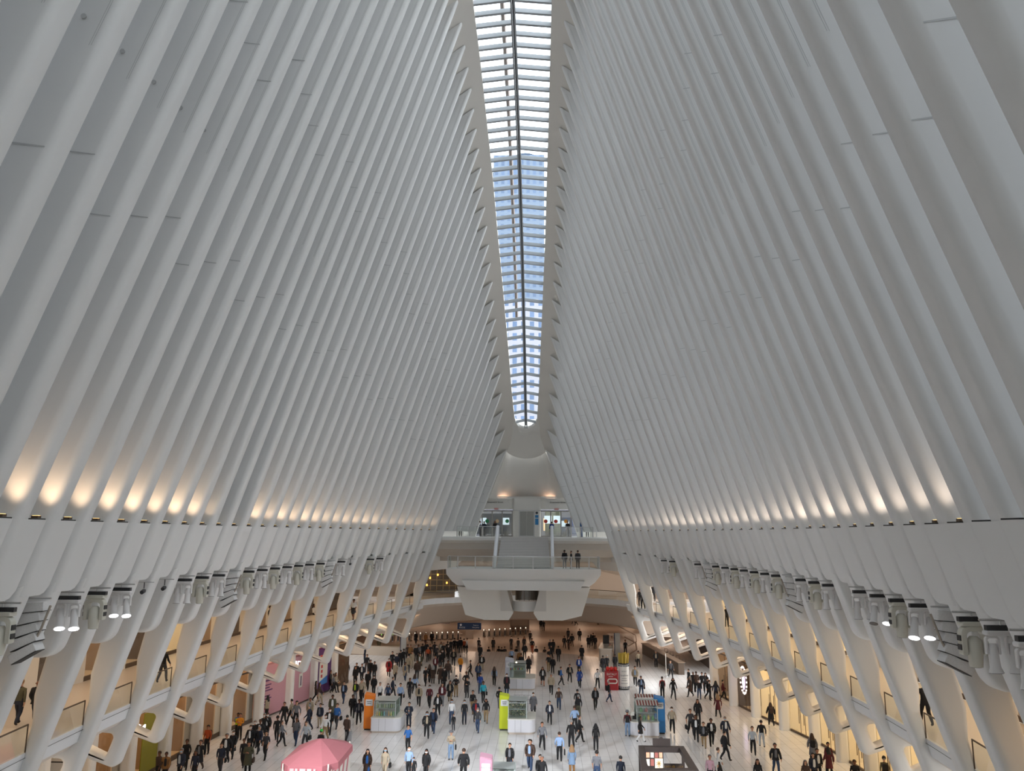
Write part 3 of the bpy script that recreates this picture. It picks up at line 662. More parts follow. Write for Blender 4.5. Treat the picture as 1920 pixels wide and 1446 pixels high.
# walls and ceiling of the ticket hall and the rooms behind
for nm, f in (('wall_north', (-26, -25.6, 92, 150, -1.4, 10)), ('wall_south', (31, 31.4, 100, 170, -1.4, 10)), ('wall_east', (-45, 45, 170, 170.4, -1.4, 10))):
    b = NB(); box(b, *f); struct(link(nm, b, tan))
b = NB(); box(b, -26, 31, 99, 170, 3.6, 3.9); struct(link('ceiling_hall', b, tan2))
b = NB(); prism(b, [(-26, 95), (-13, 95), (-16, 99), (-26, 99)], 3.6, 3.9); prism(b, [(31, 86), (13.5, 86), (16, 99), (31, 99)], 3.6, 3.9); struct(link('ceiling_hall', b, tan2))
b = NB(); box(b, -26, 31, 104, 104.3, 6.3, 13.3); box(b, -26, -10.6, 84, 104, 12.9, 13.2); box(b, 10.6, 31, 84, 104, 12.9, 13.2); struct(link('wall_mezzanine', b, mat('mezz_wall', (0.34, 0.25, 0.18, 1), .6)))
b = NB(); box(b, -26, -14, 97, 104.2, 6.0, 6.3); box(b, 14, 31, 97, 104.2, 6.0, 6.3); box(b, -15, 15, 98.5, 104.2, 6.0, 6.3); struct(link('floor_mezzanine', b, MATS['bridge_stone']))
for x in range(-18, 30, 9):
    for y in (104, 118, 134, 152): area_light('hall_downlight', (x, y, 3.5), 2.0, 110, (1, .70, .50), sy=2)
for x in (-18, -8, 8, 18): area_light('mezzanine_downlight', (x, 97, 12.7), 1.2, 70, WARM, sy=1.2)
b = NB(); tube(b, [(-14, 93.5, 10.5), (0, 96.5, 10.5), (14, 93.5, 10.5)], .38, 10); tag(link('ceiling_pipe', b, mat('pipe_tan', (.62, .5, .4, 1), .4)), 'thick tan round beam crossing behind the stair', 'beam')
# lattice screen and red and white poster at the mezzanine, left
e = empty('lattice_window', (-9.6, 103.5, 6.3)); tag(e, 'dark gridded shop window with small gold lamps, left behind the landing', 'shop window')
b = NB(); box(b, -4.0, 2.6, 0, .1, 0.2, 3.9); link('backing', b, mat('lattice_dark', (.10, .075, .05, 1), .5), e)
b = NB()
for k in range(9): box(b, -4+k*.82, -3.93+k*.82, -.08, 0, .2, 3.9)
for k in range(6): box(b, -4, 2.6, -.08, 0, .2+k*.72, .27+k*.72)
link('lattice', b, mat('lattice_gold', (.38, .27, .13, 1), .4, .4), e)
for k, (x, z) in enumerate(((-3.2, 1.8), (-2.2, 2.2), (-1.0, 1.2), (-3.6, .9))):
    b = NB(); cyl(b, x, -.2, z, z+.25, .1); link('lamp', b, mat('gold_lamp', 'ffbb55', .4, emit=3), e)
e = empty('poster_board', (-6.6, 97, 6.5)); tag(e, 'white poster board with a large red disc behind the landing', 'poster')
b = NB(); box(b, -1.0, .9, 0, .1, .3, 2.9); link('board', b, mat('poster_white', (.75, .7, .65, 1), .6), e)
b = NB(); tube(b, [(-.1, -.03, 1.9), (-.1, 0, 1.9)], .85, 24); link('red_disc', b, mat('poster_red', 'a8202c', .6), e)
# curved ramp wall on the right behind the landing
b = NB(); rows = [[(6+k*.9, 100.5-.01*k*k, 6.3), (6+k*.9, 100.5-.01*k*k, 9.6-.02*k*k), (6+k*.9, 101-.01*k*k, 9.6-.02*k*k), (6+k*.9, 101-.01*k*k, 6.3)] for k in range(12)]
grid(b, rows, True); tag(link('curved_parapet', b, mat('parapet_tan', (.40, .31, .24, 1), .6)), 'curved brown parapet wall right of the landing', 'wall')

# ---------------------------------------------------------------- city beyond the skylight
def tower_mat(name, wall, win, sx, sz):
    mt = bpy.data.materials.new(name); mt.use_nodes = True; t = mt.node_tree; p = t.nodes['Principled BSDF']
    g = t.nodes.new('ShaderNodeTexCoord'); br = t.nodes.new('ShaderNodeTexBrick'); br.offset = 0; br.inputs['Scale'].default_value = 1
    br.inputs['Brick Width'].default_value = sx; br.inputs['Row Height'].default_value = sz; br.inputs['Mortar Size'].default_value = min(sx, sz)*.26; br.inputs['Mortar Smooth'].default_value = .1
    br.inputs['Color1'].default_value = win; br.inputs['Color2'].default_value = tuple(c*1.3 for c in win[:3])+(1,); br.inputs['Mortar'].default_value = wall
    mp = t.nodes.new('ShaderNodeMapping'); mp.inputs['Rotation'].default_value = (PI/2, 0, 0)
    t.links.new(g.outputs['Object'], mp.inputs[0]); t.links.new(mp.outputs[0], br.inputs[0]); t.links.new(br.outputs['Color'], p.inputs['Base Color']); p.inputs['Roughness'].default_value = .5
    return mt
tw = empty('office_tower', (-4, 250, 0)); tag(tw, 'tall pale blue office tower seen through the skylight', 'tower')
tm = tower_mat('tower_facade', (0.13, 0.17, 0.23, 1), (0.07, 0.105, 0.17, 1), 2.2, 3.4)
for nm, f in (('tower_shaft', (-11, 6.7, 0, 30, 0, 144)), ('tower_wing', (-16, -11, 3, 30, 0, 139)), ('tower_crown', (-4.5, 4.4, 6, 24, 144, 146.5))):
    b = NB(); box(b, *f); link(nm, b, tm, tw)
b = NB(); rows = [[(4.6*math.cos(PI*k/12)-.2, 8, 146.5+2.4*math.sin(PI*k/12)), (4.6*math.cos(PI*k/12)-.2, 20, 146.5+2.4*math.sin(PI*k/12))] for k in range(13)]; grid(b, rows); link('tower_dome', b, mat('tower_dome_blue', (.35, .45, .6, 1), .4), tw)
tw = empty('stone_tower', (-2, 200, 0)); tag(tw, 'pale stone building with paired windows low in the skylight', 'building')
b = NB(); box(b, -18, 18, 0, 30, 0, 76); link('block', b, tower_mat('stone_facade', (0.27, 0.27, 0.30, 1), (0.07, 0.11, 0.19, 1), 2.3, 3.2), tw)

# ---------------------------------------------------------------- ledge uplights: warm wash on the ribs
gold = mat('uplight_lens', 'ffcf80', .4, emit=3.0)
LW = {0: 1, 1: 1.1, 2: .9, 3: 1.1, 4: 1.2, 5: 1.0, 6: 1.2, 7: 1.0, 8: .35, 9: 0, 10: 0, 11: .9, 12: .6, 13: .9, 14: .7, 15: .9, 16: .8}
for sd, nm in ((-1, 'left'), (1, 'right')):
    for i in range(0, 30):
        k = LW.get(i, .6) if sd < 0 else (.55 if i not in (3, 6, 8) else .9)
        if i > 22: k = .3
        y = DY(i)+.97; x = XL(y)+.35
        e = empty('ledge_uplight', (sd*x, y, ZL+.05)); tag(e, 'small warm uplight on the %s ledge, %s rib gap from the platform' % (nm, ordn(31-i)), 'uplight', 'uplights along the %s ledge' % nm)
        b = NB(); box(b, -.10, .10, -.08, .08, 0, .07); link('housing', b, bronze, e)
        b = NB(); box(b, -.08, .08, -.06, .06, .07, .08); link('lens', b, gold, e)
        if k:
            l = bpy.data.lights.new('uplight', 'SPOT'); l.energy = 115*k; l.color = (1, .70, .45) if sd < 0 else (1, .80, .64); l.spot_size = math.radians(105); l.spot_blend = 1; l.shadow_soft_size = .12
            o = bpy.data.objects.new('uplight_lamp', l); C.objects.link(o); o.parent = e; o.location = (0, -.25, .12)
            o.rotation_euler = Vector((sd*.31, -.28, -1)).to_track_quat('Z', 'Y').to_euler()   # lamp shines along -Z, i.e. up and a little forward
# ---------------------------------------------------------------- stage lamps, loudspeaker arrays and cameras under the ledge boxes
cream = mat('lamp_cream', (0.62, 0.60, 0.52, 1), .45); lampw = mat('lamp_white', (0.72, 0.70, 0.69, 1), .4); lens_on = mat('lens_lit', (1, 1, 1, 1), .3, emit=6, ecol='f4f6ff'); lens_off = mat('lens_dark', (.05, .05, .055, 1), .15)
blk = mat('black_plastic', (.03, .03, .032, 1), .45); spk = mat('speaker_grille', (.78, .77, .76, 1), .6, noise=.2, nscale=30)
def clampbar(e):
    b = NB(); box(b, -.36, .36, -.07, .07, -.30, -.18); link('black_base', b, blk, e)
    b = NB(); tube(b, [(-.5, 0, -.06), (.5, 0, -.06)], .03, 6); link('hanging_pipe', b, chrome, e)
    b = NB(); tube(b, [(0, 0, .16), (0, 0, -.2)], .02, 5); link('hanger_rod', b, chrome, e)
def mover(e):
    clampbar(e)
    b = NB(); o = rounded([(-.33, -.42), (.33, -.42), (.33, -.30), (-.33, -.30)], .05); plate(b, o, [], -.16, .16, .03); link('base_box', b, cream, e)
    b = NB(); o = rounded([(-.36, -1.15), (-.36, -.42), (.36, -.42), (.36, -1.15), (.22, -1.15), (.22, -.55), (-.22, -.55), (-.22, -1.15)], [.04, .2, .2, .04, .04, .12, .12, .04]); plate(b, o, [], -.12, .12, .02); link('yoke', b, cream, e)
    b = NB(); tube(b, [(0, 0, -.68), (0, 0, -.8), (0, 0, -1.15), (0, 0, -1.45)], [.10, .19, .19, .16], 14); h = link('lamp_head', b, cream, e, True)
    b = NB(); tube(b, [(0, 0, -1.45), (0, 0, -1.46)], .13, 14); link('lens', b, lens_off, h)
    for q in (-.37, .37):
        for z in (-.72, -.95):
            b = NB(); box(b, q-.015, q+.015, -.09, .09, z-.07, z+.07); link('black_vent', b, blk, h)
def twin(e, lit, sd):
    clampbar(e)
    b = NB(); o = rounded([(-.40, -.42), (.40, -.42), (.40, -.30), (-.40, -.30)], .05); plate(b, o, [], -.12, .12, .03); link('base_box', b, lampw, e)
    for k, q in enumerate((-.24, .24)):
        on = lit == 2 or (lit == 1 and (k == (1 if sd > 0 else 0)))
        b = NB(); o = rounded([(q-.17, -.85), (q-.17, -.42), (q+.17, -.42), (q+.17, -.85), (q+.12, -.85), (q+.12, -.48), (q-.12, -.48), (q-.12, -.85)], [.02, .1, .1, .02, .02, .06, .06, .02]); plate(b, o, [], -.05, .05, .01); y_ = link('yoke', b, lampw, e)
        dr = Vector((-sd*.25, -.35, -.75)).normalized() if lit else Vector((0, -.1, -1)).normalized()
        c = Vector((q, 0, -.72)); b = NB(); tube(b, [c-dr*.12, c+dr*.06, c+dr*.42, c+dr*.55], [.09, .11, .12, .17], 16); h = link('lamp_head', b, lampw, y_, True)
        b = NB(); tube(b, [c+dr*.55, c+dr*.56], .15, 18); link('lens', b, lens_on if on else lens_off, e)
        if on:
            l = bpy.data.lights.new('stage_lamp', 'SPOT'); l.energy = 12500; l.color = (.92, .95, 1); l.spot_size = math.radians(58); l.spot_blend = 1; l.shadow_soft_size = .2
            o = bpy.data.objects.new('stage_lamp', l); C.objects.link(o); o.parent = e; o.location = c+dr*.62
            aim = Vector((-sd*.62, .95, -.62)).normalized(); o.rotation_euler = (-aim).to_track_quat('Z', 'Y').to_euler()
def array(e, sd):
    b = NB(); tube(b, [(-.4, 0, -.1), (.4, 0, -.1)], .03, 6); link('hanging_pipe', b, chrome, e)
    for k in range(5):
        a = .10+.13*k; x = sd*(.10+.10*k-.02*k*k); z = -.35-.33*k; b = NB()
        P = [(-.42, -.15), (.42, -.13), (.42, .13), (-.42, .15)]; c, s_ = math.cos(a*-sd*.8), math.sin(a*-sd*.8)
        o = [(x+p*c-q*s_, z+p*s_+q*c) for p, q in P]; plate(b, o, [], -.22, .22, .02); cb = link('speaker_box', b, spk, e)
        b = NB(); plate(b, [(x+p*c-q*s_, z+p*s_+q*c) for p, q in ((-.40, -.17), (.40, -.15), (.40, -.13), (-.40, -.15))], [], -.225, .225, .003); link('gap_line', b, dark, cb)
    b = NB(); tube(b, [(-sd*.05-sd*.42, -.1, -.3), (-sd*.25, -.1, -1.0), (sd*.1, -.1, -1.75)], .035, 6); link('rigging_strip', b, mat('rigging', (.35, .3, .25, 1), .5, .3), e)
def smallcam(e):
    b = NB(); tube(b, [(-.4, 0, -.1), (.4, 0, -.1)], .02, 6); link('hanging_pipe', b, chrome, e)
    b = NB(); tube(b, [(0, 0, -.1), (0, 0, -.35)], .02, 5); link('stem', b, blk, e)
    b = NB(); tube(b, [(0, .1, -.42), (0, 0, -.45), (0, -.16, -.5)], [.04, .09, .08], 10); link('camera_body', b, blk, e, True)
SEQ = {0: 'm', 1: 'm', 2: 'a', 3: 'L', 4: 'm', 5: 'L', 6: 'c', 7: 'c', 8: 't', 9: 'm', 10: 't', 11: 'a', 12: 'm', 13: 't', 14: 'm', 15: 't', 16: 'm', 17: 't', 18: 'm', 19: 'a', 20: 't', 21: 'c', 23: 'm', 24: 't'}
SEQR = {-1: 't', 0: 't', 1: 'm', 2: 'a', 3: 'L', 4: 'm', 5: '1', 6: 't', 8: 't', 9: 'm', 10: 't', 11: 'a', 12: 'm', 13: 't', 14: 'm', 15: 't', 16: 'm', 17: 't', 18: 'm', 19: 'a', 20: 't', 23: 'm', 24: 't'}
KN = {'m': ('cream moving head lamp', 'moving_head_lamp', 'stage lamp'), 't': ('unlit white twin spotlight', 'twin_spotlight', 'spotlight'), 'L': ('lit white twin spotlight', 'twin_spotlight', 'spotlight'), '1': ('half lit twin spotlight', 'twin_spotlight', 'spotlight'), 'a': ('curved array of five grey loudspeakers', 'speaker_array', 'loudspeaker'), 'c': ('small black camera', 'surveillance_camera', 'camera')}
for sd, nm, seq in ((-1, 'left', SEQ), (1, 'right', SEQR)):
    for i, k in seq.items():
        y = DY(i)+.80; x = XL(y)+.33*(ZL-11.8)+.10
        if sd > 0 and k != 'c': x += .05
        e = empty(KN[k][1], (sd*x, y, 12.0))
        tag(e, '%s in the %s rib gap from the platform, %s wall' % (KN[k][0], ordn(31-i), nm), KN[k][2])
        if k == 'm': mover(e)
        elif k == 't': twin(e, 0, sd)
        elif k == 'L': twin(e, 2, sd)
        elif k == '1': twin(e, 1, sd)
        elif k == 'a': array(e, sd)
        else: smallcam(e)

# ---------------------------------------------------------------- kiosks on the concourse
counter_w = mat('kiosk_white', (0.58, 0.58, 0.61, 1), .3); toe = mat('kiosk_plinth', (.42, .36, .30, 1), .5); top_w = mat('kiosk_top', (0.66, 0.64, 0.58, 1), .3)
grey_ink = mat('grey_ink', (.20, .20, .21, 1), .6); plate_grey = mat('sign_plate', (.66, .66, .68, 1), .4)
caseg = glass('display_glass', (.80, .88, .84, 1), .14); casef = mat('display_frame', (.46, .50, .49, 1), .35, .3)
def pylon(name, loc, col, label, words, w_=.72, d_=.55, h=2.42, flip=1):
    e = empty(name, loc); tag(e, label, 'pylon'); m_ = mat('pylon_'+col, col, .35)
    b = NB(); V = [[(-w_/2, yy, .1), (w_/2, yy, .1), (w_/2, yy, h-.12+.0), (-w_/2, yy, h)] for yy in (0, d_)]
    V[1] = [(x, y, z+(.12 if z > 1 else 0)) for x, y, z in V[1]]
    v = grid(b, V, True); b.faces.new(v[0]); b.faces.new(v[1]); bmesh.ops.bevel(b, geom=b.edges[:], offset=.03, segments=2, affect='EDGES'); link('body', b, m_, e)
    b = NB(); box(b, -w_/2+.05, w_/2-.05, .06, d_-.05, 0, .1); link('foot_plinth', b, dark, e)
    b = NB(); o = rounded([(-w_/2+.1, h-.75), (w_/2-.1, h-.75), (w_/2-.1, h-.32), (-w_/2+.1, h-.32)], .04); plate(b, o, [], -.02, .0, .004); p = link('sign_plate', b, plate_grey, e)
    for k, wd in enumerate(words):
        if wd != 'PANDORA':                      # lettering too small to read in the photo: plain lines
            b = NB(); box(b, -.16+.03*k, .17-.02*k, -.03, -.02, h-.56-(k-(len(words)-1)/2)*.13, h-.50-(k-(len(words)-1)/2)*.13); link('printed_line', b, grey_ink, p); continue
        t = text(wd, .105 if len(words) > 1 else .11, grey_ink, p, 'lettering', .003); t.rotation_euler = (PI/2, 0, 0); t.location = (0, -.024, h-.53-(k-(len(words)-1)/2)*.13)
    return e
def counter(name, loc, label, w_=2.1, d_=2.6, side=1, joints=3):
    e = empty(name, loc); tag(e, label, 'kiosk'); x = w_/2
    def shape(i): return rounded([(-x+i, i), (x-i, i), (x-i, d_-i), (-x+i, d_-i)], [.05 if side > 0 else .5, .5 if side > 0 else .05, .3, .3], 6)
    b = NB(); prism(b, shape(.06), 0, .14); link('plinth', b, toe, e)
    b = NB(); prism(b, shape(.0), .14, .98); c = link('counter_body', b, counter_w, e)
    b = NB(); prism(b, shape(-.03), .98, 1.03); link('counter_top', b, top_w, e)
    for k in range(joints-1):
        b = NB(); q = -x+.1+(w_-.7)*(k+1)/joints+(.25 if side < 0 else 0); box(b, q-.008, q+.008, -.004, .01, .14, .98); link('panel_joint', b, grey_ink, c)
    return e
def case(name, loc, label, w_, d_, h, goods):
    e = empty(name, loc); tag(e, label, 'display case')
    b = NB(); box(b, -w_/2, w_/2, 0, d_, .02, h)
    for f in [f for f in b.faces if abs(f.normal.z) > .9 and f.calc_center_median().z < .1]: b.faces.remove(f)
    link('glass_box', b, caseg, e)
    for sx2 in (-1, 1):
        for yy in (0, d_): b = NB(); box(b, sx2*w_/2-.022, sx2*w_/2+.022, yy-.022, yy+.022, 0, h); link('corner_post', b, casef, e)
    b = NB(); frame(b, -w_/2, w_/2, h-.14, h+.02, -.02, .03, .04); box(b, -w_/2, w_/2, -.02, d_+.02, h-.01, h+.03); link('case_lid', b, casef, e)
    b = NB(); box(b, -w_/2+.03, w_/2-.03, .1, d_-.1, h*.48, h*.5); link('shelf', b, casef, e)
    b = NB(); box(b, -w_/2+.03, w_/2-.03, d_-.06, d_-.02, .02, h*.9); link('back_panel', b, mat('case_back', (.30, .31, .28, 1), .5), e)
    return e
def bottles(cx, cy, z, n, cols, w_, h, group, label):
    first = None
    for k in range(n):
        x = cx-w_/2+w_*(k+.5)/n; c = cols[k % len(cols)]
        b = NB(); r = w_/n*.32; tube(b, [(0, 0, 0), (0, 0, h*.62), (0, 0, h*.78), (0, 0, h)], [r, r, r*.4, r*.4], 10)
        o = link('bottle', b, mat('bottle_'+c, c, .25), None, True); o.location = (x, cy, z); tag(o, label, 'bottle', group)
# orange pylon kiosk, left
pylon('sign_pylon', (-10.68, 58.75, 0), 'e07a1c', 'tall orange pylon with grey plate beside the left kiosk', ['JUICE', 'PRESS'])
counter('kiosk_counter', (-9.3, 58.0, 0), 'white rounded kiosk counter right of the orange pylon', 2.1, 2.6)
case('display_case', (-9.45, 58.35, 1.03), 'glass drinks case on the counter beside the orange pylon', 1.55, 1.7, 1.05, 0)
bottles(-9.45, 58.6, 1.05, 8, ['b8863a', 'c2b23c', '5f9a55', '58a8b8', '8a8a90'], 1.35, .34, 'bottles in the orange kiosk case', 'small coloured drink bottle in the glass case by the orange pylon')
bottles(-9.45, 58.65, 1.58, 8, ['9aa36a', 'b8c0a8', '6f8a60'], 1.35, .30, 'bottles on the upper shelf of the orange kiosk case', 'pale drink bottle on the case upper shelf by the orange pylon')
# green pylon kiosk, centre
pylon('sign_pylon', (-.93, 59.3, 0), 'b8c21a', 'tall lime green pylon with grey plate in the middle of the concourse', ['SHOP', 'LOCAL'])
counter('kiosk_counter', (.35, 58.2, 0), 'white rounded kiosk counter right of the lime green pylon', 1.95, 2.5)
case('display_case', (0.05, 58.5, 1.03), 'glass flower case on the counter beside the lime pylon', 1.3, 1.6, 1.15, 0)
def foliage(loc, n, r, cols, label, name='flower_bunch'):
    e = empty(name, loc); tag(e, label, 'flowers')
    rnd = random.Random(n)
    for ci, c in enumerate(cols):
        b = NB()
        for k in range(n):
            p = Vector((rnd.uniform(-r, r), rnd.uniform(-.3, .3), rnd.uniform(.02, .8))); a = rnd.uniform(0, PI*2); l = rnd.uniform(.12, .24)
            d = Vector((math.cos(a), math.sin(a)*.6, rnd.uniform(-.2, .9))).normalized()*l; s_ = d.cross(Vector((0, 0, 1))).normalized()*l*.35
            v = [b.verts.new(q) for q in (p, p+d*.5+s_, p+d, p+d*.5-s_)]; b.faces.new(v)
        o = link('leaves' if ci else 'blossoms', b, mat('leaf_'+c, c, .6), e); o['kind'] = 'stuff'
foliage((.05, 59.2, 1.05), 260, .52, ['d8c89a', '5c7450', '7d9068', '3c4c38'], 'dense flowers and greenery inside the glass case by the lime pylon')
b = NB()
for q in range(4):
    tube(b, [(-.15+q*.3, 61.0, 0), (-.15+q*.3, 61.0, 2.1)], .012, 5)
for z in (1.5, 1.8, 2.1): tube(b, [(-.3, 61.0, z), (1.0, 61.0, z)], .01, 4)
tag(link('wire_rack', b, blk), 'thin black wire rack rising behind the flower kiosk', 'rack')
# grey pylon kiosk, further back
pylon('sign_pylon', (-1.2, 74.6, 0), 'b9b9c2', 'tall pale grey pylon with dark plate at the farther centre kiosk', ['GIFT', 'SHOP'], .78, .5, 2.62)
counter('kiosk_counter', (.0, 73.9, 0), 'white rounded kiosk counter beside the pale grey pylon', 2.3, 2.6)
case('display_case', (-.45, 74.3, 1.03), 'glass case of small colourful goods beside the pale grey pylon', 1.45, 1.5, 1.25, 0)
rnd = random.Random(3)
for k in range(10):
    c = ['c05a4a', '3c6a9a', 'd8c060', '6a9a5a', 'b8b8b8'][k % 5]; b = NB(); box(b, -.05, .05, -.05, .05, 0, .16)
    o = link('boxed_gift', b, mat('gift_'+c, c, .5)); o.location = (-1.05+.13*k, 74.6, 1.67); tag(o, 'small coloured box on the case shelf by the grey pylon', 'box', 'boxes in the grey kiosk case')
b = NB(); cyl(b, -.55, 74.25, 2.32, 2.42, .07); tag(link('case_lamp', b, mat('case_lamp_glow', 'fff2d0', .4, emit=4)), 'small bright lamp on top of the grey kiosk case', 'lamp')
# blue pylon kiosk, right
pylon('sign_pylon', (10.2, 58.95, 0), '2f7fc4', 'tall blue pylon with white plate at the right kiosk', ['PUSH', 'CART'], .74, .6, 2.45)
counter('kiosk_counter', (8.95, 57.9, 0), 'white rounded kiosk counter left of the blue pylon', 2.05, 2.5, -1)
case('display_case', (9.2, 58.2, 1.03), 'glass food case with striped awning top left of the blue pylon', 1.45, 1.5, 1.05, 0)
bottles(9.2, 58.6, 1.05, 4, ['c9a030', '3a8a4a'], 1.2, .32, 'bottles on the lower shelf of the blue kiosk case', 'yellow or green bottle on the lower case shelf by the blue pylon')
bottles(9.2, 58.6, 1.58, 3, ['3a8a4a', 'a84040', '40505a'], 1.1, .28, 'bottles on the upper shelf of the blue kiosk case', 'small bottle on the upper case shelf by the blue pylon')
e = empty('striped_awning', (9.2, 58.1, 2.12)); tag(e, 'red and white striped awning over the blue kiosk case', 'awning')
rw = [mat('awning_white', (.75, .72, .68, 1), .6), mat('awning_red', '9a5048', .6)]
b = NB()
for k in range(16):
    x0 = -.8+k*.1; P = [(x0, -.1, 0), (x0+.1, -.1, 0), (x0+.1, .5, .22), (x0, .5, .22)]; q = b.faces.new([b.verts.new(p) for p in P]); q.material_index = k % 2
    q = b.faces.new([b.verts.new(p) for p in ((x0, 1.0, .3), (x0+.1, 1.0, .3), (x0+.1, 1.5, .45), (x0, 1.5, .45))]); q.material_index = k % 2
for f in b.faces[:]: pass
r_ = bmesh.ops.solidify(b, geom=b.faces[:], thickness=.02); link('canopy', b, rw, e)
b = NB(); box(b, -.8, .8, .5, 1.0, .18, .24); link('canopy_ridge', b, casef, e)
e = empty('card_reader_stand', (8.15, 58.5, 1.03)); tag(e, 'white till screens and card reader on the blue kiosk counter', 'till')
b = NB(); tube(b, [(0, 0, 0), (0, 0, .35)], .03, 6); link('stand', b, chrome, e)
b = NB(); box(b, -.18, .18, -.05, 0, .3, .55); link('screen', b, top_w, e); b = NB(); box(b, .1, .4, .2, .5, 0, .3); link('till_box', b, blk, e)
b = NB(); box(b, -.35, 0, .5, .55, .3, .7); link('price_card', b, top_w, e)
# pink pylon and glass case at the front edge
pylon('sign_pylon', (-1.12, 43.3, 0), 'b98a9c', 'tall dusty pink pylon with lettered plate at the bottom edge', ['PANDORA'], .66, .5, 2.45)
counter('kiosk_counter', (-.22, 43.9, 0), 'white counter under the glass case right of the pink pylon', 1.25, 1.6, 1, 2)
case('display_case', (-.22, 44.0, 1.03), 'empty green-tinted glass case right of the pink pylon', 1.15, 1.2, .65, 0)
# pink canopy cart
CP = [(-11.0, 45.9), (-9.2, 46.0), (-8.62, 45.2), (-8.55, 41.9), (-9.15, 41.1), (-10.85, 41.0), (-11.45, 41.8), (-11.5, 45.0)]
e = empty('canopy_cart', (-10.0, 43.5, 0)); tag(e, 'large pink canopy cart at the bottom left of the concourse', 'cart')
pink = mat('canopy_pink', 'b66f76', .65, noise=.08, nscale=2); pink2 = mat('canopy_valance', 'a35f66', .65)
ctr = (0, 0.2); b = NB(); P = [(x+10, y-43.5) for x, y in CP]
def lerp(a, c, f): return a+(c-a)*f
pk = b.verts.new((0, .2, 3.12)); R0 = [b.verts.new((x, y, 2.45)) for x, y in P]; R1 = [b.verts.new((lerp(0, x, .45), lerp(.2, y, .45), 2.86)) for x, y in P]
for k in range(8):
    b.faces.new([R0[k-1], R0[k], R1[k], R1[k-1]]); b.faces.new([R1[k-1], R1[k], pk])
link('canopy', b, pink, e)
b = NB(); rows = [[(x, y, 2.45) for x, y in P], [(x*1.01, y*1.01, 2.16) for x, y in P]]; grid(b, rows, True); link('valance', b, pink2, e)
b = NB(); n = 0
for k in range(8):
    a, c = Vector(P[k-1]), Vector(P[k]); m_ = max(2, int((c-a).length/.22))
    for j in range(m_):
        p, q = a.lerp(c, j/m_)*1.01, a.lerp(c, (j+1)/m_)*1.01; md = (p+q)/2
        b.faces.new([b.verts.new(v) for v in ((p.x, p.y, 2.16), (q.x, q.y, 2.16), (md.x, md.y, 2.08))])
link('scalloped_edge', b, pink, e)
for x, y in ((-1.2, -2.2), (1.1, -2.2), (-1.2, 2.2), (1.1, 2.2)):
    b = NB(); cyl(b, x, y, 0, 2.5, .04, n=8); link('pole', b, top_w, e)
b = NB(); prism(b, rounded([(-1.2, -2.1), (1.2, -2.1), (1.2, 2.1), (-1.2, 2.1)], .3), 0, 1.05); link('cart_body', b, top_w, e)
b = NB(); box(b, 1.2, 1.23, -2.0, 2.0, 1.05, 2.2); sp = link('side_banner', b, top_w, e)
for k in range(4):
    b = NB(); v = [b.verts.new((1.235, -1.8+k*.9+p, z)) for p, z in ((0, 1.1), (.35, 1.1), (.75, 2.1), (.4, 2.1))]; b.faces.new(v); link('banner_stripe', b, pink, sp)
for k, (x, wd_) in enumerate(((-.75, .2), (-.48, .12), (-.25, .3), (.12, .22), (.45, .1))):
    b = NB(); box(b, x, x+wd_, -2.53, -2.51, 2.24, 2.36); link('scroll_print', b, mat('pale_pink_print', 'd9a8a8', .6), e)
# dark open-roofed kiosk lower right
e = empty('dark_kiosk', (8.3, 43.8, 0)); tag(e, 'dark brown open-topped kiosk with lit display shelves at the bottom right', 'kiosk')
dk = mat('dark_wood', (.045, .032, .028, 1), .45); FR = [(-1.15, 2.4), (1.35, 2.4), (1.3, -2.1), (-1.55, -2.3)]; IN = [(-.85, 2.05), (1.05, 2.05), (1.0, -1.7), (-1.2, -1.9)]
b = NB(); v0 = [b.verts.new((x, y, 2.15)) for x, y in FR]; v1 = [b.verts.new((x, y, 2.42)) for x, y in FR]; w0 = [b.verts.new((x, y, 2.15)) for x, y in IN]; w1 = [b.verts.new((x, y, 2.42)) for x, y in IN]
for k in range(4):
    j = (k+1) % 4
    for f in ([v0[k], v0[j], v1[j], v1[k]], [w0[k], w1[k], w1[j], w0[j]], [v1[k], v1[j], w1[j], w1[k]], [v0[k], w0[k], w0[j], v0[j]]): b.faces.new(f)
link('roof_frame', b, dk, e)
for x, y in FR: b = NB(); box(b, min(x, x*.9), max(x, x*.9), min(y, y*.93), max(y, y*.93), 0, 2.15); link('corner_post', b, dk, e)
b = NB(); box(b, -1.1, -1.0, -2.1, 2.2, 0, 2.15); link('left_side_shelf', b, dk, e)
b = NB(); box(b, .98, 1.08, -1.8, 2.2, 0, 1.3); link('right_side_counter', b, dk, e)
b = NB(); box(b, -1.0, .18, 2.15, 2.25, 0, 2.3); bk = link('back_shelf', b, dk, e)
b = NB(); box(b, -.35, .62, 2.35, 2.45, 2.42, 2.78); tube(b, [(.13, 2.4, 2.78), (.13, 2.4, 2.83), (.13, 2.4, 2.86)], [.12, .09, .02], 10); link('sign_board', b, dk, e)
glowp = [mat('lit_peach', 'e8b090', .5, emit=.7), mat('lit_white', 'e8e2d4', .5, emit=.7), mat('lit_rose', 'b06a60', .5, emit=.4)]
for r in range(2):
    for c in range(4):
        if r == 1 and c > 1: continue
        b = NB(); x = -.76+c*.235; z = 1.86-r*.42; box(b, x, x+.18, 2.11, 2.14, z, z+.34); link('lit_display', b, glowp[(r+c) % 3], bk)
b = NB(); box(b, -.29, .14, 2.11, 2.14, 1.25, 1.82); big = link('lit_poster', b, mat('lit_cream', 'f2ead2', .5, emit=.8), bk)
b = NB()
for k in range(26):
    a = k*.7; q = .02+.006*k; x = -.075+math.cos(a)*q*.8; z = 1.56+math.sin(a)*q*1.1; tube(b, [(x, 2.095, z), (x, 2.108, z)], .024, 6)
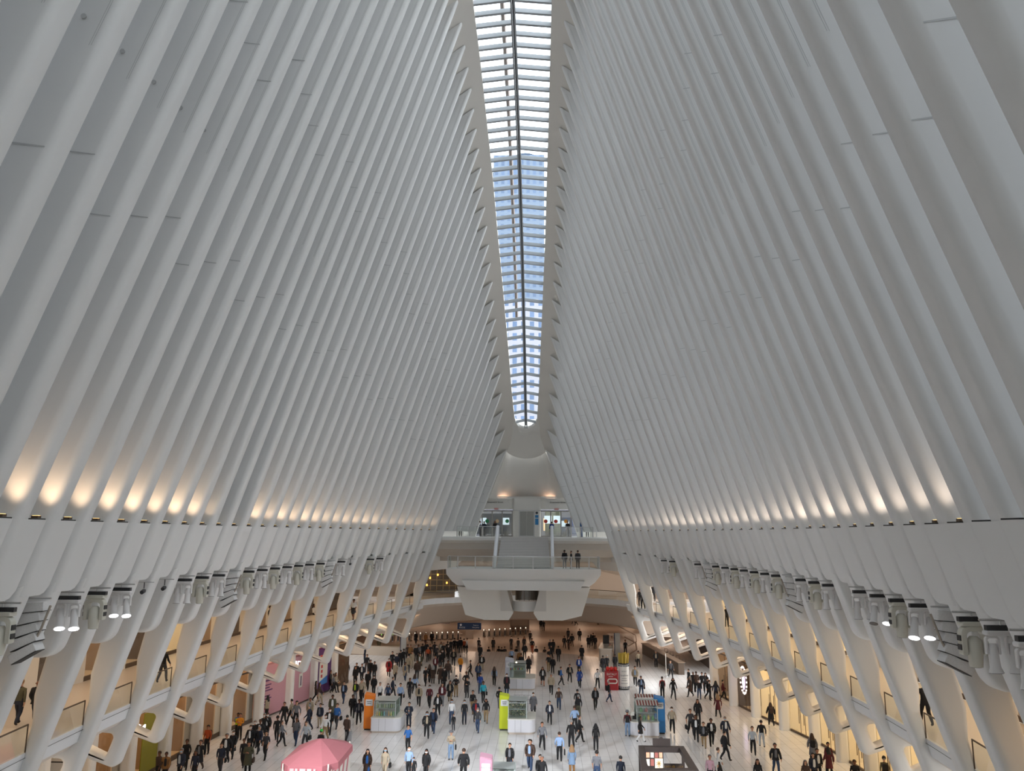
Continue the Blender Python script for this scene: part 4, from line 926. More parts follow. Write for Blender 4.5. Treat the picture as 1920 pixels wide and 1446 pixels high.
link('gold_flower_print', b, mat('gold_print', 'c8943a', .5), bk)
b = NB(); box(b, .2, 1.28, 2.1, 2.16, 1.2, 1.57); sg = link('name_fascia', b, dk, e)
t = text('KARMA    LUCK', .15, mat('gold_ink', '8a6a30', .4), sg, 'lettering', .004); t.rotation_euler = (PI/2, 0, 0); t.location = (.73, 2.09, 1.42)
b = NB(); tube(b, [(.72, 2.08, 1.42), (.72, 2.09, 1.42)], .08, 12); link('round_emblem', b, MATS['gold_ink'], sg)
b = NB(); plate(b, [(1.25, 1.1), (1.6, 1.1), (1.6, 1.9), (1.25, 1.9)], [], .4, .45, .01); link('side_screen', b, dk, e)
# advertising columns: red board with tomatoes, white spaghetti jar
e = empty('red_advert_stand', (8.15, 74.6, 0)); tag(e, 'red advert stand with three tomatoes on top', 'advert stand')
redm = mat('eat_red', '9c2126', .5); b = NB(); o = [(-.62, -.0), (.62, .0), (.62, .6), (-.62, .6)]; prism(b, rounded(o, .15), 0, 1.65); link('stand_body', b, redm, e)
t = text('EATALY', .26, top_w, e, 'lettering', .005); t.rotation_euler = (PI/2, 0, 0); t.location = (0, -.01, 1.38)
b = NB(); tube(b, [(.08, -.012, .82)]*1+[(.08, -.002, .82)], .1, 10); b.free()
b = NB(); o = rounded([(-.42, .55), (.52, .55), (.52, 1.02), (-.42, 1.02)], .22); i_ = rounded([(-.32, .65), (.42, .65), (.42, .92), (-.32, .92)], .13); plate(b, o, [i_], -.03, 0, .004); link('white_plate_print', b, top_w, e)
for k in range(3): b = NB(); box(b, -.2+k*.19, -.08+k*.19, -.02, -.001, .66, .91); link('red_bar_print', b, redm, e)
b = NB(); box(b, -.3, .1, -.01, 0, 1.16, 1.2); link('subtitle_bar', b, top_w, e)
for k in range(3):
    b = NB(); x = -.33+k*.34; tube(b, [(x, .25, 1.62), (x, .25, 1.7), (x, .25, 1.84), (x, .25, 1.97), (x, .25, 2.02)], [.08, .15, .18, .14, .03], 14); link('tomato', b, mat('tomato_red', 'c8251c', .3), e, True)
e = empty('spaghetti_column', (9.3, 75.2, 0)); tag(e, 'white round advert column topped with yellow spaghetti', 'advert column')
b = NB(); cyl(b, 0, 0, .12, 2.18, .47, n=28); link('column_body', b, mat('column_cream', (.74, .71, .66, 1), .5), e, True)
for z0, z1 in ((0, .12), (2.2, 2.3)): b = NB(); cyl(b, 0, 0, z0, z1, .49, n=28); link('dark_rim', b, dark, e, True)
for z in (.14, 2.0):
    for k in range(10):
        a = -PI+PI*(k+.5)/10; b = NB(); tube(b, [(.47*math.cos(a), .47*math.sin(a), z+.02), (.47*math.cos(a), .47*math.sin(a), z+.15)], .045, 5); link('blue_label_mark', b, mat('label_blue', '3c4858', .5), e)
for k, (wd_, z) in enumerate(((.3, .98), (.36, .80), (.44, .55))):
    b = NB(); grid(b, [[(.477*math.sin(a), -.477*math.cos(a), zz) for a in [(-wd_+wd_*2*q/6)*1.6 for q in range(7)]] for zz in (z, z+.035)]); link('printed_line', b, grey_ink, e)
for k, (s_, z, sz) in enumerate((('EATALY', 1.62, .13), ('Spaghetti', 1.28, .2))):
    t = text(s_, sz, grey_ink, e, 'lettering', .004); t.rotation_euler = (PI/2, 0, 0); t.location = (0, -.485, z)
yel = mat('spaghetti_yellow', 'cdb04a', .5); b = NB(); rr = random.Random(9)
for k in range(90):
    a = rr.uniform(0, 2*PI); r = .46*math.sqrt(rr.random()); tube(b, [(r*math.cos(a)*.9, r*math.sin(a)*.9, 2.2), (r*math.cos(a)*1.08, r*math.sin(a)*1.08, 3.15+rr.uniform(-.06, .06))], .028, 5)
o = link('spaghetti_strands', b, yel, e); o['kind'] = 'stuff'
# low curved stone wall and post at the left ticket hall entrance
e = empty('low_stone_wall', (-17, 93, 0)); tag(e, 'low curved tan stone wall at the left of the steps', 'wall')
b = NB(); rows = []
for k in range(9):
    a = k/8; x = -4.2+8.2*a; y = 1.4-1.9*math.sin(a*1.4); rows.append([(x, y, 0), (x, y, .98), (x, y+.45, 1.02), (x, y+.45, 0)])
V = grid(b, rows, True); b.faces.new(V[0]); b.faces.new(V[-1]); link('wall_body', b, mat('tan_stone', (.50, .40, .31, 1), .5), e)
def totem(x, y, z, label, h=2.9):
    e = empty('sign_totem', (x, y, z)); tag(e, label, 'sign')
    b = NB(); box(b, -.3, .3, 0, .22, 0, h); link('totem_body', b, mat('totem_grey', (.45, .42, .38, 1), .5), e)
    b = NB(); box(b, -.38, -.3, -.01, .23, 0, h); link('blue_edge', b, mat('totem_blue', '1c3050', .5), e)
totem(-14.1, 92.2, 0, 'slim grey sign totem with blue edge at the end of the low wall')
e = empty('stone_counter', (8.9, 93.2, 0)); tag(e, 'pale rounded stone counter at the right end of the steps', 'counter')
b = NB(); prism(b, rounded([(-.75, -2.0), (.75, -2.0), (1.3, 3.0), (-.1, 3.0)], .35), 0, 1.25); link('counter_body', b, mat('pale_stone', (.58, .50, .42, 1), .45), e)
b = NB(); prism(b, rounded([(-.82, -2.07), (.82, -2.07), (1.37, 3.07), (-.15, 3.07)], .35), 1.25, 1.33); link('counter_top', b, top_w, e)
totem(10.5, 93.8, 0, 'slim grey sign totem beside the pale stone counter', 2.7)
b = NB(); box(b, -.35, .35, 0, .3, 0, .95); o = link('black_screen', b, blk); o.location = (9.3, 95.2, 1.33); tag(o, 'black box screen standing on the pale stone counter', 'screen')
# long curved ramp rail from the counter into the distance
b = NB(); tube(b, [(12.0, 96, 1.0), (13.4, 100, 1.0), (14.0, 106, 1.0), (13.2, 112, 1.0), (12.6, 118, 1.0)], .06, 6); tube(b, [(12.0, 96, 0), (13.4, 100, 0), (14.0, 106, 0), (13.2, 112, 0)], .1, 6)
tag(link('curved_rail', b, mat('rail_brown', (.2, .14, .1, 1), .4)), 'dark curved rail snaking back into the hall beside the counter', 'rail')
# shop counter and stools under the far right legs
e = empty('cafe_counter', (15.0, 91, 0)); tag(e, 'dark cafe counter running back under the far right legs', 'counter')
b = NB(); prism(b, [(.6, -8.0), (1.2, -8.0), (-.7, 6), (-1.3, 6)], 0, 1.15); link('counter_body', b, mat('cafe_brown', (.10, .07, .05, 1), .5), e)
b = NB(); prism(b, [(.5, -8.1), (1.3, -8.1), (-.6, 6.1), (-1.4, 6.1)], 1.15, 1.22); link('counter_top', b, mat('cafe_top', (.25, .18, .13, 1), .3), e)
b = NB(); box(b, 1.3, 1.5, -8, 8, 0, 4.6); o = link('cafe_wall', b, mat('cafe_wall_dark', (.07, .05, .04, 1), .6), e); o.location = (3.2, 0, 0)
for k in range(9):
    e = empty('bar_stool', (15.9-.12*k+(k % 2)*.9, 84.4+k*1.25, 0)); tag(e, 'black bar stool behind the dark cafe counter', 'stool', 'bar stools at the cafe counter')
    b = NB(); cyl(b, 0, 0, .72, .78, .2, n=10); link('seat', b, blk, e); b = NB(); cyl(b, 0, 0, .03, .72, .03, n=6); link('stem', b, chrome, e)
    b = NB(); tube(b, [(-.18, .18, .78), (-.18, .2, 1.1), (.18, .2, 1.1), (.18, .18, .78)], .02, 5); link('backrest', b, blk, e); b = NB(); cyl(b, 0, 0, 0, .03, .2, n=10); link('foot', b, chrome, e)
# ticket gates
gm_ = mat('gate_steel', (.40, .33, .27, 1), .35, .5); gd = mat('gate_dark', (.03, .03, .03, 1), .4); green = mat('gate_green', '8fe05a', .4, emit=2.0); whl = mat('gate_white', 'fff4dc', .4, emit=2.5)
def gate(x, y, lit, label, grp):
    e = empty('ticket_gate', (x, y, -1.4)); tag(e, label, 'ticket gate', grp)
    b = NB(); plate(b, rounded([(-.14, 0), (.14, 0), (.14, 1.0), (-.14, 1.0)], .06), [], 0, 1.5, .02); link('cabinet', b, gm_, e)
    b = NB(); box(b, -.10, .10, -.02, .0, .15, .8); link('front_panel', b, gd, e)
    b = NB(); box(b, -.09, .09, .1, .5, 1.0, 1.08); link('reader', b, gd, e)
    b = NB(); cyl(b, 0, .1, 1.02, 1.16, .05, n=8); link('signal_light', b, lit, e)
    b = NB(); tube(b, [(.14, .8, .8), (.5, .8, .78)], .025, 5); link('turning_arm', b, chrome, e)
for k in range(15): gate(-21.2+k*.76, 114.6+k*.26, green if k < 5 else whl, 'steel ticket gate in the left bank of gates', 'left bank of ticket gates')
for k in range(9): gate(-7.0+k*.78, 121.0+k*.42, whl, 'steel ticket gate in the right bank, right of the blue sign', 'right bank of ticket gates')
b = NB(); box(b, -.55, .55, 0, .8, 0, 1.25); o = link('ticket_machine', b, gm_); o.location = (-9.0, 119.0, -1.4); tag(o, 'square tan machine between the two banks of ticket gates', 'ticket machine')
e = empty('station_sign', (-8.9, 117.8, .1)); tag(e, 'dark blue hanging station sign above the ticket gates', 'sign')
b = NB(); box(b, -1.75, 1.75, 0, .12, 0, .95); link('sign_panel', b, mat('sign_blue', '1a3558', .5, emit=.08), e)
t = text('PATH', .34, whl if False else mat('sign_white', 'c8ccd0', .5, emit=.15), e, 'lettering', .004); t.rotation_euler = (PI/2, 0, 0); t.location = (-1.05, -.01, .28)
for k, s_ in enumerate(('Trains to', 'New Jersey')): t = text(s_, .22, MATS['sign_white'], e, 'lettering', .004); t.rotation_euler = (PI/2, 0, 0); t.location = (.95, -.01, .62-.3*k)
b = NB(); tube(b, [(-1.25, -.02, .66), (-1.25, 0, .66)], .16, 12); link('round_symbol', b, MATS['sign_white'], e)
for q in (-1.6, 1.6): b = NB(); cyl(b, q, .06, .95, 3.5, .03, n=6); link('hanger', b, chrome, e)
b = NB(); box(b, -21, -13, 128, 128.3, -.2, 2.6); tag(link('hall_screen', b, mat('hall_screen_grey', (.36, .30, .31, 1), .5)), 'wide pale wall panel behind the left ticket gates', 'wall panel')
e = empty('exit_kiosk', (-1.8, 128, -1.4)); tag(e, 'brown box booth in the ticket hall right of the gates', 'booth'); b = NB(); box(b, -1.5, 1.5, 0, 2, 0, 3.0); link('booth_body', b, mat('booth_brown', (.20, .14, .10, 1), .5), e); b = NB(); box(b, -1.3, 1.3, -.02, 0, 1.0, 2.2); link('booth_window', b, mat('booth_glass', (.3, .22, .16, 1), .2), e)
# advertising boards on the left shop fronts
def board(x, y, z, w_, h, col, label, words=(), ink='5a2030', rz=1.35, tone=None):
    e = empty('advert_board', (x, y, z), rz); tag(e, label, 'advert board')
    b = NB(); box(b, -w_/2, w_/2, 0, .05, 0, h); bd = link('board_panel', b, mat('board_'+col, col, .55), e)
    for k, (s_, sz, zz, xx) in enumerate(words):
        t = text(s_, sz, mat('ink_'+ink, ink, .6), bd, 'lettering', .003, 'LEFT'); t.rotation_euler = (PI/2, 0, 0); t.location = (xx, -.006, zz)
    return e
def on_front(y, f=.06): return (-(XS(y)-.16), y)
def ang(y): return math.atan2(2.0, -(XS(y+1)-XS(y-1)))
FA = lambda y: math.atan2(2.0, (-XS(y+1)+XS(y-1)))
x, yy = on_front(63.0); e = board(x+.05, yy, .15, 3.3, 3.7, 'c08e98', 'pink board with purple list of printed lines on the left shop fronts', (), '5a2f60', FA(yy))
for k, (wd_, z) in enumerate(((1.9, 2.75), (1.6, 2.5), (.9, 2.2), (.7, 2.0), (1.1, 1.8), (.8, 1.4), (1.0, 1.2), (.6, 1.0), (.8, .8))):
    b = NB(); box(b, -1.4, -1.4+wd_, -.02, -.001, z, z+(.13 if k < 2 else .08)); link('printed_line', b, mat('ink_purple', '5a2f60', .6), e)
x, yy = on_front(67.0); e = board(x+.05, yy, .15, 3.2, 3.7, 'c08e98', 'pink board with GET SOCIAL heading on the left shop fronts', [('GET SOCIAL', .42, 3.0, -1.35)], '5a2f60', FA(yy))
b = NB(); box(b, -.5, .1, -.02, -.001, 1.2, 2.3); link('white_card', b, top_w, e); b = NB(); tube(b, [(-.2, -.03, 1.35), (-.2, -.03, 2.1)], .05, 6); link('figure_print', b, MATS['ink_purple'], e)
x, yy = on_front(71.1); e = board(x+.06, yy, .15, 3.0, 3.7, '4c1f5c', 'purple board with a white, red and blue poster on the left shop fronts', (), 'ffffff', FA(71.1))
b = NB(); box(b, -.9, .7, -.02, 0, .7, 3.2); pp = link('white_poster', b, top_w, e)
b = NB(); v = [b.verts.new(p) for p in ((-.9, -.03, 2.55), (.7, -.03, 2.9), (.7, -.03, 3.2), (-.9, -.03, 3.2))]; b.faces.new(v); link('red_corner', b, mat('poster_scarlet', 'b8302c', .5), pp)
b = NB(); v = [b.verts.new(p) for p in ((-.9, -.03, .7), (.7, -.03, .7), (.7, -.03, 1.35), (-.9, -.03, 1.0))]; b.faces.new(v); link('blue_corner', b, mat('poster_azure', '3a7cc0', .5), pp)
for k in range(3): b = NB(); box(b, -.6, -.3, -.03, -.02, 1.3+k*.4, 1.55+k*.4); link('red_square', b, MATS['poster_scarlet'], pp)
# garments and displays in the left windows
for (y, col, lab) in ((58.4, '8fc83c', 'headless display figure in lime green top behind the left shop glass'), (53.6, '3a3436', 'headless display figure in dark clothes behind the left shop glass'), (50.2, '28242a', 'dark dressed display figure by the near left shop glass')):
    e = empty('mannequin', (-(XS(y)+.9), y, .04)); tag(e, lab, 'mannequin'); b = NB(); mannequin(b, 0, 0, .02, 1.95); link('figure_body', b, mat('garment_dark', (.05, .045, .05, 1), .8), e, True)
    b = NB(); tube(b, [(0, 0, 1.0), (0, 0, 1.3), (0, 0, 1.6)], [.26, .22, .24], 12); link('garment', b, mat('garment_'+col, col, .7), e, True)
    b = NB(); cyl(b, 0, 0, 0, .03, .3); link('stand', b, chrome, e)
e = empty('mirror_sign', (XS(67.1)-.12, 67.2, 2.3)); tag(e, 'round mirror sign ringed with white bulbs by the right shop front', 'sign')
b = NB(); tube(b, [(0, 0, 0), (.06, 0, 0)], 1.15, 28); link('round_mirror', b, mat('mirror_dark', (.12, .09, .08, 1), .15, .5), e)
for k in range(18): a = 2*PI*k/18; b = NB(); tube(b, [(-.06, 1.02*math.cos(a), 1.02*math.sin(a)), (0, 1.02*math.cos(a), 1.02*math.sin(a))], .07, 8); link('bulb', b, mat('bulb_white', 'fff0e8', .4, emit=3), e)
b = NB(); o = [(.45*math.cos(a), .75*math.sin(a)) for a in [2*PI*k/20 for k in range(20)]]; v = [b.verts.new((-.03, x, z)) for x, z in o]; b.faces.new(v); link('lit_centre', b, mat('bulb_soft', 'f0d8ff', .4, emit=2), e)
for (x, y, s_, z) in ((-(XS(45.4)-.25), 45.6, 'M', 3.0), (-(XS(53)-.25), 53.0, 'C', 3.4), (-(XS(66)-.25), 65.4, 'ID', 3.4)):
    e = empty('blade_sign', (x+.3, y, z)); tag(e, {'M': 'lit white letter sign among the near left shop fronts', 'C': 'lit white crescent shaped sign below the left balcony', 'ID': 'small lit white sign above the pink boards'}[s_], 'sign')
    t = text(s_, .62, mat('neon_white', 'ffffff', .4, emit=3), e, 'lit_lettering', .04); t.rotation_euler = (PI/2, 0, 0)
    b = NB(); tube(b, [(0, .03, .2), (-.62, .03, .2)], .025, 5); link('bracket', b, chrome, e)
e = empty('olive_poster', (-(XS(47.4)-.2), 47.4, .3), math.atan2(2.0, (-XS(48.4)+XS(46.4)))); tag(e, 'olive green poster panel on the near left shop front', 'poster'); b = NB(); box(b, -.9, .9, 0, .05, 0, 3.3); link('panel', b, mat('olive', '8a8420', .5), e)
e = empty('direction_sign', (-20.9, 38.0, 2.3)); tag(e, 'white panel with right arrow and blue edge at the bottom left', 'sign')
b = NB(); box(b, -1.3, .9, 0, .12, 0, 1.6); link('panel', b, white2, e); b = NB(); box(b, .9, 1.05, -.02, .14, 0, 1.6); link('blue_edge', b, MATS['totem_blue'], e)
b = NB(); box(b, -.3, .65, -.02, 0, .98, 1.03); v = [b.verts.new(p) for p in ((.68, -.02, 1.0), (.35, -.02, 1.35), (.3, -.02, 1.3), (.6, -.02, 1.0))]; b.faces.new(v); v = [b.verts.new(p) for p in ((.68, -.02, 1.0), (.6, -.02, 1.0), (.3, -.02, .70), (.35, -.02, .65))]; b.faces.new(v); link('arrow', b, dark, e)
# flag on the platform, barrier posts and floor things
e = empty('furled_flag', (6.1, 86.5, 13.62)); tag(e, 'dark blue furled flag standing on the platform, right', 'flag')
b = NB(); tube(b, [(0, 0, 0), (0, 0, .4), (0, 0, 1.6), (0, 0, 2.6)], [.17, .17, .12, .03], 10); link('flag_cloth', b, mat('flag_blue', '1f4f86', .6), e, True); b = NB(); cyl(b, 0, 0, 0, .05, .2); link('flag_base', b, blk, e)
for x in (7.9, 8.4): 
    e = empty('slim_post', (x, 88.2, 13.62)); tag(e, 'slim grey sensor post on the platform beside the blue flag', 'post', 'slim posts beside the blue flag'); b = NB(); cyl(b, 0, 0, 0, 1.5, .05, n=8); link('post_body', b, chrome, e); b = NB(); cyl(b, 0, 0, 1.5, 1.75, .09, n=8); link('post_head', b, white2, e)
e = empty('rolling_suitcase', (-11.34, 55.7, 0)); tag(e, 'grey rolling suitcase standing right of the person with yellow bag', 'suitcase')
b = NB(); plate(b, rounded([(-.21, .06), (.21, .06), (.21, .66), (-.21, .66)], .06), [], -.13, .13, .03); link('shell', b, mat('suitcase_grey', (.28, .28, .29, 1), .35), e)
b = NB(); tube(b, [(-.12, .1, .66), (-.12, .1, .74), (.12, .1, .74), (.12, .1, .66)], .015, 5); link('handle', b, blk, e)
b = NB(); plate(b, rounded([(-.23, .05), (-.19, .05), (-.19, .67), (-.23, .67)], .01), [], -.135, .135, .01); link('black_rim', b, blk, e)
for q in (-.16, .16): b = NB(); tube(b, [(q, -.08, .035), (q, -.04, .035)], .035, 8); link('wheel', b, blk, e)
e = empty('slim_stanchion', (14.2, 82.0, 0)); tag(e, 'pale slim stanchion near the dark cafe counter', 'stanchion'); b = NB(); cyl(b, 0, 0, .04, 2.2, .035, n=8); link('pole', b, top_w, e); b = NB(); cyl(b, 0, 0, 0, .04, .2, n=12); link('base', b, chrome, e)

# ---------------------------------------------------------------- people
SKIN = [mat('skin_%d' % k, c, .55) for k, c in enumerate(('c99a7e', 'a9745a', '7a4e38', 'b88468'))]
HAIR = {'k': mat('hair_black', '14100e', .6), 'm': mat('hair_brown', '3a261a', .6), 'g': mat('hair_grey', '8a8886', .6), 'd': mat('hair_fair', '8a6a48', .6)}
COL = {'k': ('black', '141417'), 'n': ('navy', '1b2233'), 'g': ('grey', '6c6d72'), 'd': ('dark grey', '343438'), 'w': ('white', 'd6d6d6'), 'b': ('light blue', '8ea8cc'), 'B': ('blue', '2a62a6'),
       't': ('khaki', '8c7554'), 'c': ('camel', '8a6236'), 'r': ('maroon', '541a24'), 'R': ('red', '9a2022'), 'o': ('orange', 'd2881e'), 'O': ('olive', '4c4a38'), 'u': ('rust', 'a8481e'),
       'j': ('dark jeans', '2c3f5c'), 'J': ('light jeans', '7088a4'), 'p': ('pink', 'a8848f'), 'y': ('beige', 'a3957f'), 'T': ('turquoise', '2a9fb2'), 'm': ('brown', '45332a'), 'G': ('lime', 'b4d02c'), 'l': ('pale grey', 'a9b0b8'), 'i': ('dark blue', '1f3f86')}
def cm(k): return mat('cloth_'+COL[k][0].replace(' ', '_'), COL[k][1], .8)
SHOE = mat('shoe_black', '151313', .6)
def skeleton(pose):
    V, E, Rr, T = [], [], [], []
    def v(p, r, par=None, tg='top'):
        V.append(Vector(p)); Rr.append(r)
        if par is not None: E.append((par, len(V)-1)); T.append(tg)
        return len(V)-1
    dz = -.42 if pose == 't' else 0
    pel = v((0, .0, .97+dz), .140); sp = v((0, 0, 1.12+dz), .132, pel); ch = v((0, .0, 1.30+dz), .152, sp); nb = v((0, .01, 1.45+dz), .075, ch)
    nk = v((0, 0, 1.52+dz), .05, nb, 'skin'); hd = v((0, -.012, 1.60+dz), .083, nk, 'skin'); h2 = v((0, -.005, 1.665+dz), .092, hd, 'skin'); v((0, .0, 1.715+dz), .070, h2, 'skin')
    A = {'w': [((.0, .10), (-.02, -.02)), ((.0, -.04), (-.03, -.24))], 's': [((0, .02), (0, -.06))]*2, 'p': [((.02, .02), 'up')]*2, 'h': [((.10, .06), 'hip'), ((.02, .02), 'up')], 't': [((0, -.06), (0, -.26))]*2}
    A['w'] = [((.03, .12), (.03, .10)), ((.03, -.02), (.02, -.24))]; A['v'] = A['w'][::-1]; arms = A[pose]
    for k, sd in enumerate((-1, 1)):
        (ex, ey), wr = arms[k]
        sh = v((sd*.165, .01, 1.405+dz), .082, ch); el = v((sd*(.215+ex), ey, 1.15+dz), .060, sh)
        if wr == 'up': W = Vector((sd*.07, -.26, 1.20+dz)); D = Vector((-sd*.25, -.75, .3)).normalized()
        elif wr == 'hip': W = Vector((sd*.17, -.07, 1.02+dz)); D = Vector((-sd*.4, -.6, -.3)).normalized()
        else: W = Vector((sd*(.215+ex*.6+wr[0]*.5), wr[1], .915+dz+abs(wr[1])*.12)); D = Vector((0, -.25 if wr[1] <= 0 else .1, -1)).normalized()
        wi = v(W, .040, el, 'fore'); pa = v(W+D*.07, .033, wi, 'skin'); sx_ = Vector((sd, 0, 0)); side = D.cross(sx_); side = side.normalized() if side.length > .1 else Vector((0, 1, 0))
        for f, (o_, ln) in enumerate(((-.027, .075), (-.009, .085), (.009, .08), (.027, .062))):
            a = v(W+D*.105+side*o_, .0105, pa, 'skin'); bq = D*ln*.55+sx_*-sd*0; b_ = v(W+D*.105+side*o_+D*ln*.5+Vector((-sd*.008, 0, 0)), .0095, a, 'skin'); v(W+D*.105+side*o_+D*ln*.9+Vector((-sd*.026, 0, 0)), .0085, b_, 'skin')
        th = v(W+D*.045-side*.038, .012, pa, 'skin'); v(W+D*.085-side*.062, .010, th, 'skin')
    if pose in 'wv':
        L = {1: ((.10, -.17, .53), (.10, -.25, .12), (0, -.13, .01)), -1: ((-.10, .03, .52), (-.10, .27, .20), (0, -.09, -.09))}
        if pose == 'v': L = {-1: tuple([(-L[1][0][0],)+L[1][0][1:], (-L[1][1][0],)+L[1][1][1:], L[1][2]]), 1: tuple([(-L[-1][0][0],)+L[-1][0][1:], (-L[-1][1][0],)+L[-1][1][1:], L[-1][2]])}
    elif pose == 't': L = {q: ((q*.12, -.42, .56), (q*.13, -.40, .12), (0, -.13, -.04)) for q in (-1, 1)}
    else: L = {q: ((q*.105, -.02, .52), (q*.11, .01, .11), (0, -.14, -.045)) for q in (-1, 1)}
    for q in (-1, 1):
        hp = v((q*.085, 0, .91+dz), .112, pel, 'bot'); kn, an, to = L[q]
        md = v((Vector((q*.09, 0, .91+dz))+Vector(kn))/2, .100, hp, 'bot'); k_ = v(kn, .076, md, 'bot'); m2 = v((Vector(kn)+Vector(an))/2+Vector((0, .02, 0)), .074, k_, 'shin')
        a_ = v(an, .056, m2, 'shin'); hl = v(Vector(an)+Vector((0, .01, -.055)), .05, a_, 'shoe'); v(Vector(an)+Vector(to)+Vector((0, 0, -.02)), .042, hl, 'shoe')
    return V, E, Rr, T
SLOTS = ['skin', 'top', 'fore', 'bot', 'shin', 'shoe', 'dark']
BODY = {}
def seg_d(p, a, c):
    d = c-a; t = max(0, min(1, (p-a).dot(d)/max(d.length_squared, 1e-9))); return (p-a-d*t).length
def body_mesh(pose):
    if pose in BODY: return BODY[pose]
    V, E, Rr, T = skeleton(pose)
    me = bpy.data.meshes.new('skeleton'); me.from_pydata([tuple(p) for p in V], E, [])
    o = bpy.data.objects.new('skeleton', me); C.objects.link(o); md = o.modifiers.new('skin', 'SKIN'); md.branch_smoothing = .3
    for k, sv in enumerate(me.skin_vertices[0].data): sv.radius = (Rr[k], Rr[k]*(.72 if k in (0, 1, 2, 3) else 1)); sv.use_root = k == 0
    ss = o.modifiers.new('ss', 'SUBSURF'); ss.levels = 1; ss.render_levels = 1
    dg = bpy.context.evaluated_depsgraph_get(); m2 = bpy.data.meshes.new_from_object(o.evaluated_get(dg)); bpy.data.objects.remove(o)
    b = NB(); b.from_mesh(m2); dz = -.42 if pose == 't' else 0
    for q in b.verts:                          # shallower torso, wider shoulders
        z = q.co.z-dz
        if .88 < z < 1.46 and abs(q.co.x) < .2: q.co.y *= .86; q.co.x *= 1.12
    for f in b.faces:
        p = f.calc_center_median(); best = min(range(len(E)), key=lambda k: seg_d(p, V[E[k][0]], V[E[k][1]])/(Rr[E[k][1]]+.02)); t = T[best]
        if p.z-dz > 1.50 and abs(p.x) < .15: t = 'skin'
        if t == 'top' and p.z-dz < .96: t = 'bot'
        f.material_index = SLOTS.index(t); f.smooth = True
    # face: nose, mouth, eyes, ears
    for q in (-1, 1):
        tube(b, [(q*.034, -.094, 1.655+dz), (q*.034, -.085, 1.655+dz)], .011, 6, 6)
        tube(b, [(q*.088, .01, 1.655+dz), (q*.088, .01, 1.62+dz)], .018, 6, 0)
    tube(b, [(-.022, -.088, 1.592+dz), (.022, -.088, 1.592+dz)], .006, 4, 6)
    tube(b, [(0, -.088, 1.665+dz), (0, -.112, 1.622+dz), (0, -.085, 1.615+dz)], [.008, .015, .012], 6, 0)
    m3 = bpy.data.meshes.new('person_body'); b.to_mesh(m3); b.free()
    for k in range(7): m3.materials.append(SKIN[0])
    BODY[pose] = m3; return m3
CO = {}
def coat_mesh(pose, hem):
    if (pose, hem) in CO: return CO[(pose, hem)]
    b = NB(); b.from_mesh(body_mesh(pose)); b.normal_update(); dz = -.42 if pose == 't' else 0
    for q in b.verts: q.co += q.normal*.024
    kill = [f for f in b.faces if f.material_index not in (1, 2)]
    bmesh.ops.delete(b, geom=kill, context='FACES')
    for f in b.faces: f.material_index = 0
    if pose != 't':
        rows = []
        for z, r, ry in ((1.12, .175, .125), (1.0, .19, .14), (.9, .2, .15), (hem, .215+.05*(1-hem), .16+.09*(1-hem))): rows.append([(r*math.cos(2*PI*k/18), ry*math.sin(2*PI*k/18), z) for k in range(18)])
        grid(b, rows, True)
    for f in b.faces: f.smooth = True
    m = bpy.data.meshes.new('coat'); b.to_mesh(m); b.free(); m.materials.append(SHOE); CO[(pose, hem)] = m; return m
def simple(name, fn):
    b = NB(); fn(b); m = bpy.data.meshes.new(name); bmesh.ops.recalc_face_normals(b, faces=b.faces[:]); b.to_mesh(m); b.free(); m.materials.append(SHOE)
    for p in m.polygons: p.use_smooth = True
    return m
def cap(b, drop=0, bun=0):
    rows = []
    for k in range(8):
        r = []
        for j in range(18):
            a = 2*PI*j/18; fr = -math.sin(a); tm = .95 if fr > .6 else 1.45 if fr > 0 else 2.05
            t = tm*(k+.3)/7.3; r.append((.103*math.sin(t)*math.cos(a), .004+.112*math.sin(t)*math.sin(a), 1.668+.118*math.cos(t)))
        rows.append(r)
    V = grid(b, rows, True); b.faces.new(V[0])
    if drop:
        rows = [[((.104+.025*q)*math.cos(a), .008+(.110+.008*q)*math.sin(a), 1.68-drop*q/4) for a in [-.35+(PI+.7)*j/10 for j in range(11)]] for q in range(5)]
        grid(b, rows)
def band(b, rows_z, r, ry, a0, a1, cy=0): grid(b, [[(r*math.cos(a), cy+ry*math.sin(a), z) for a in [a0+(a1-a0)*j/8 for j in range(9)]] for z in rows_z])
PM = {}
def part_mesh(k):
    if k in PM: return PM[k]
    f = {'hair': lambda b: cap(b), 'long_hair': lambda b: cap(b, .34), 'mask': lambda b: band(b, (1.565, 1.6, 1.64), .096, .104, -PI+.45, -.45),
         'hood': lambda b: (cap(b, .2), band(b, (1.42, 1.5, 1.56), .12, .12, 0, 2*PI)),
         'hat': lambda b: (cyl(b, 0, 0, 1.69, 1.79, .115, .10, 16), cyl(b, 0, 0, 1.68, 1.70, .155, .15, 16)),
         'beanie': lambda b: tube(b, [(0, 0, 1.66), (0, 0, 1.72), (0, 0, 1.79), (0, 0, 1.82)], [.112, .112, .08, .02], 14),
         'shirt': lambda b: grid(b, [[(x, -.150-.012*(1.1 < z < 1.4)+abs(x)*.35, z) for x in (-.075*w_, -.03*w_, .03*w_, .075*w_)] for z, w_ in ((1.44, .55), (1.36, .9), (1.2, 1), (1.05, 1), (.93, .95))]),
         'vest': lambda b: grid(b, [[(.185*math.cos(a), .145*math.sin(a), z) for a in [2*PI*j/16 for j in range(16)]] for z in (.98, 1.1, 1.3, 1.40)], True),
         'skirt': lambda b: grid(b, [[(r*math.cos(a), r*.8*math.sin(a), z) for a in [2*PI*j/16 for j in range(16)]] for r, z in ((.15, 1.05), (.19, .9), (.22, .62))], True)}[k]
    PM[k] = simple(k, f); return PM[k]
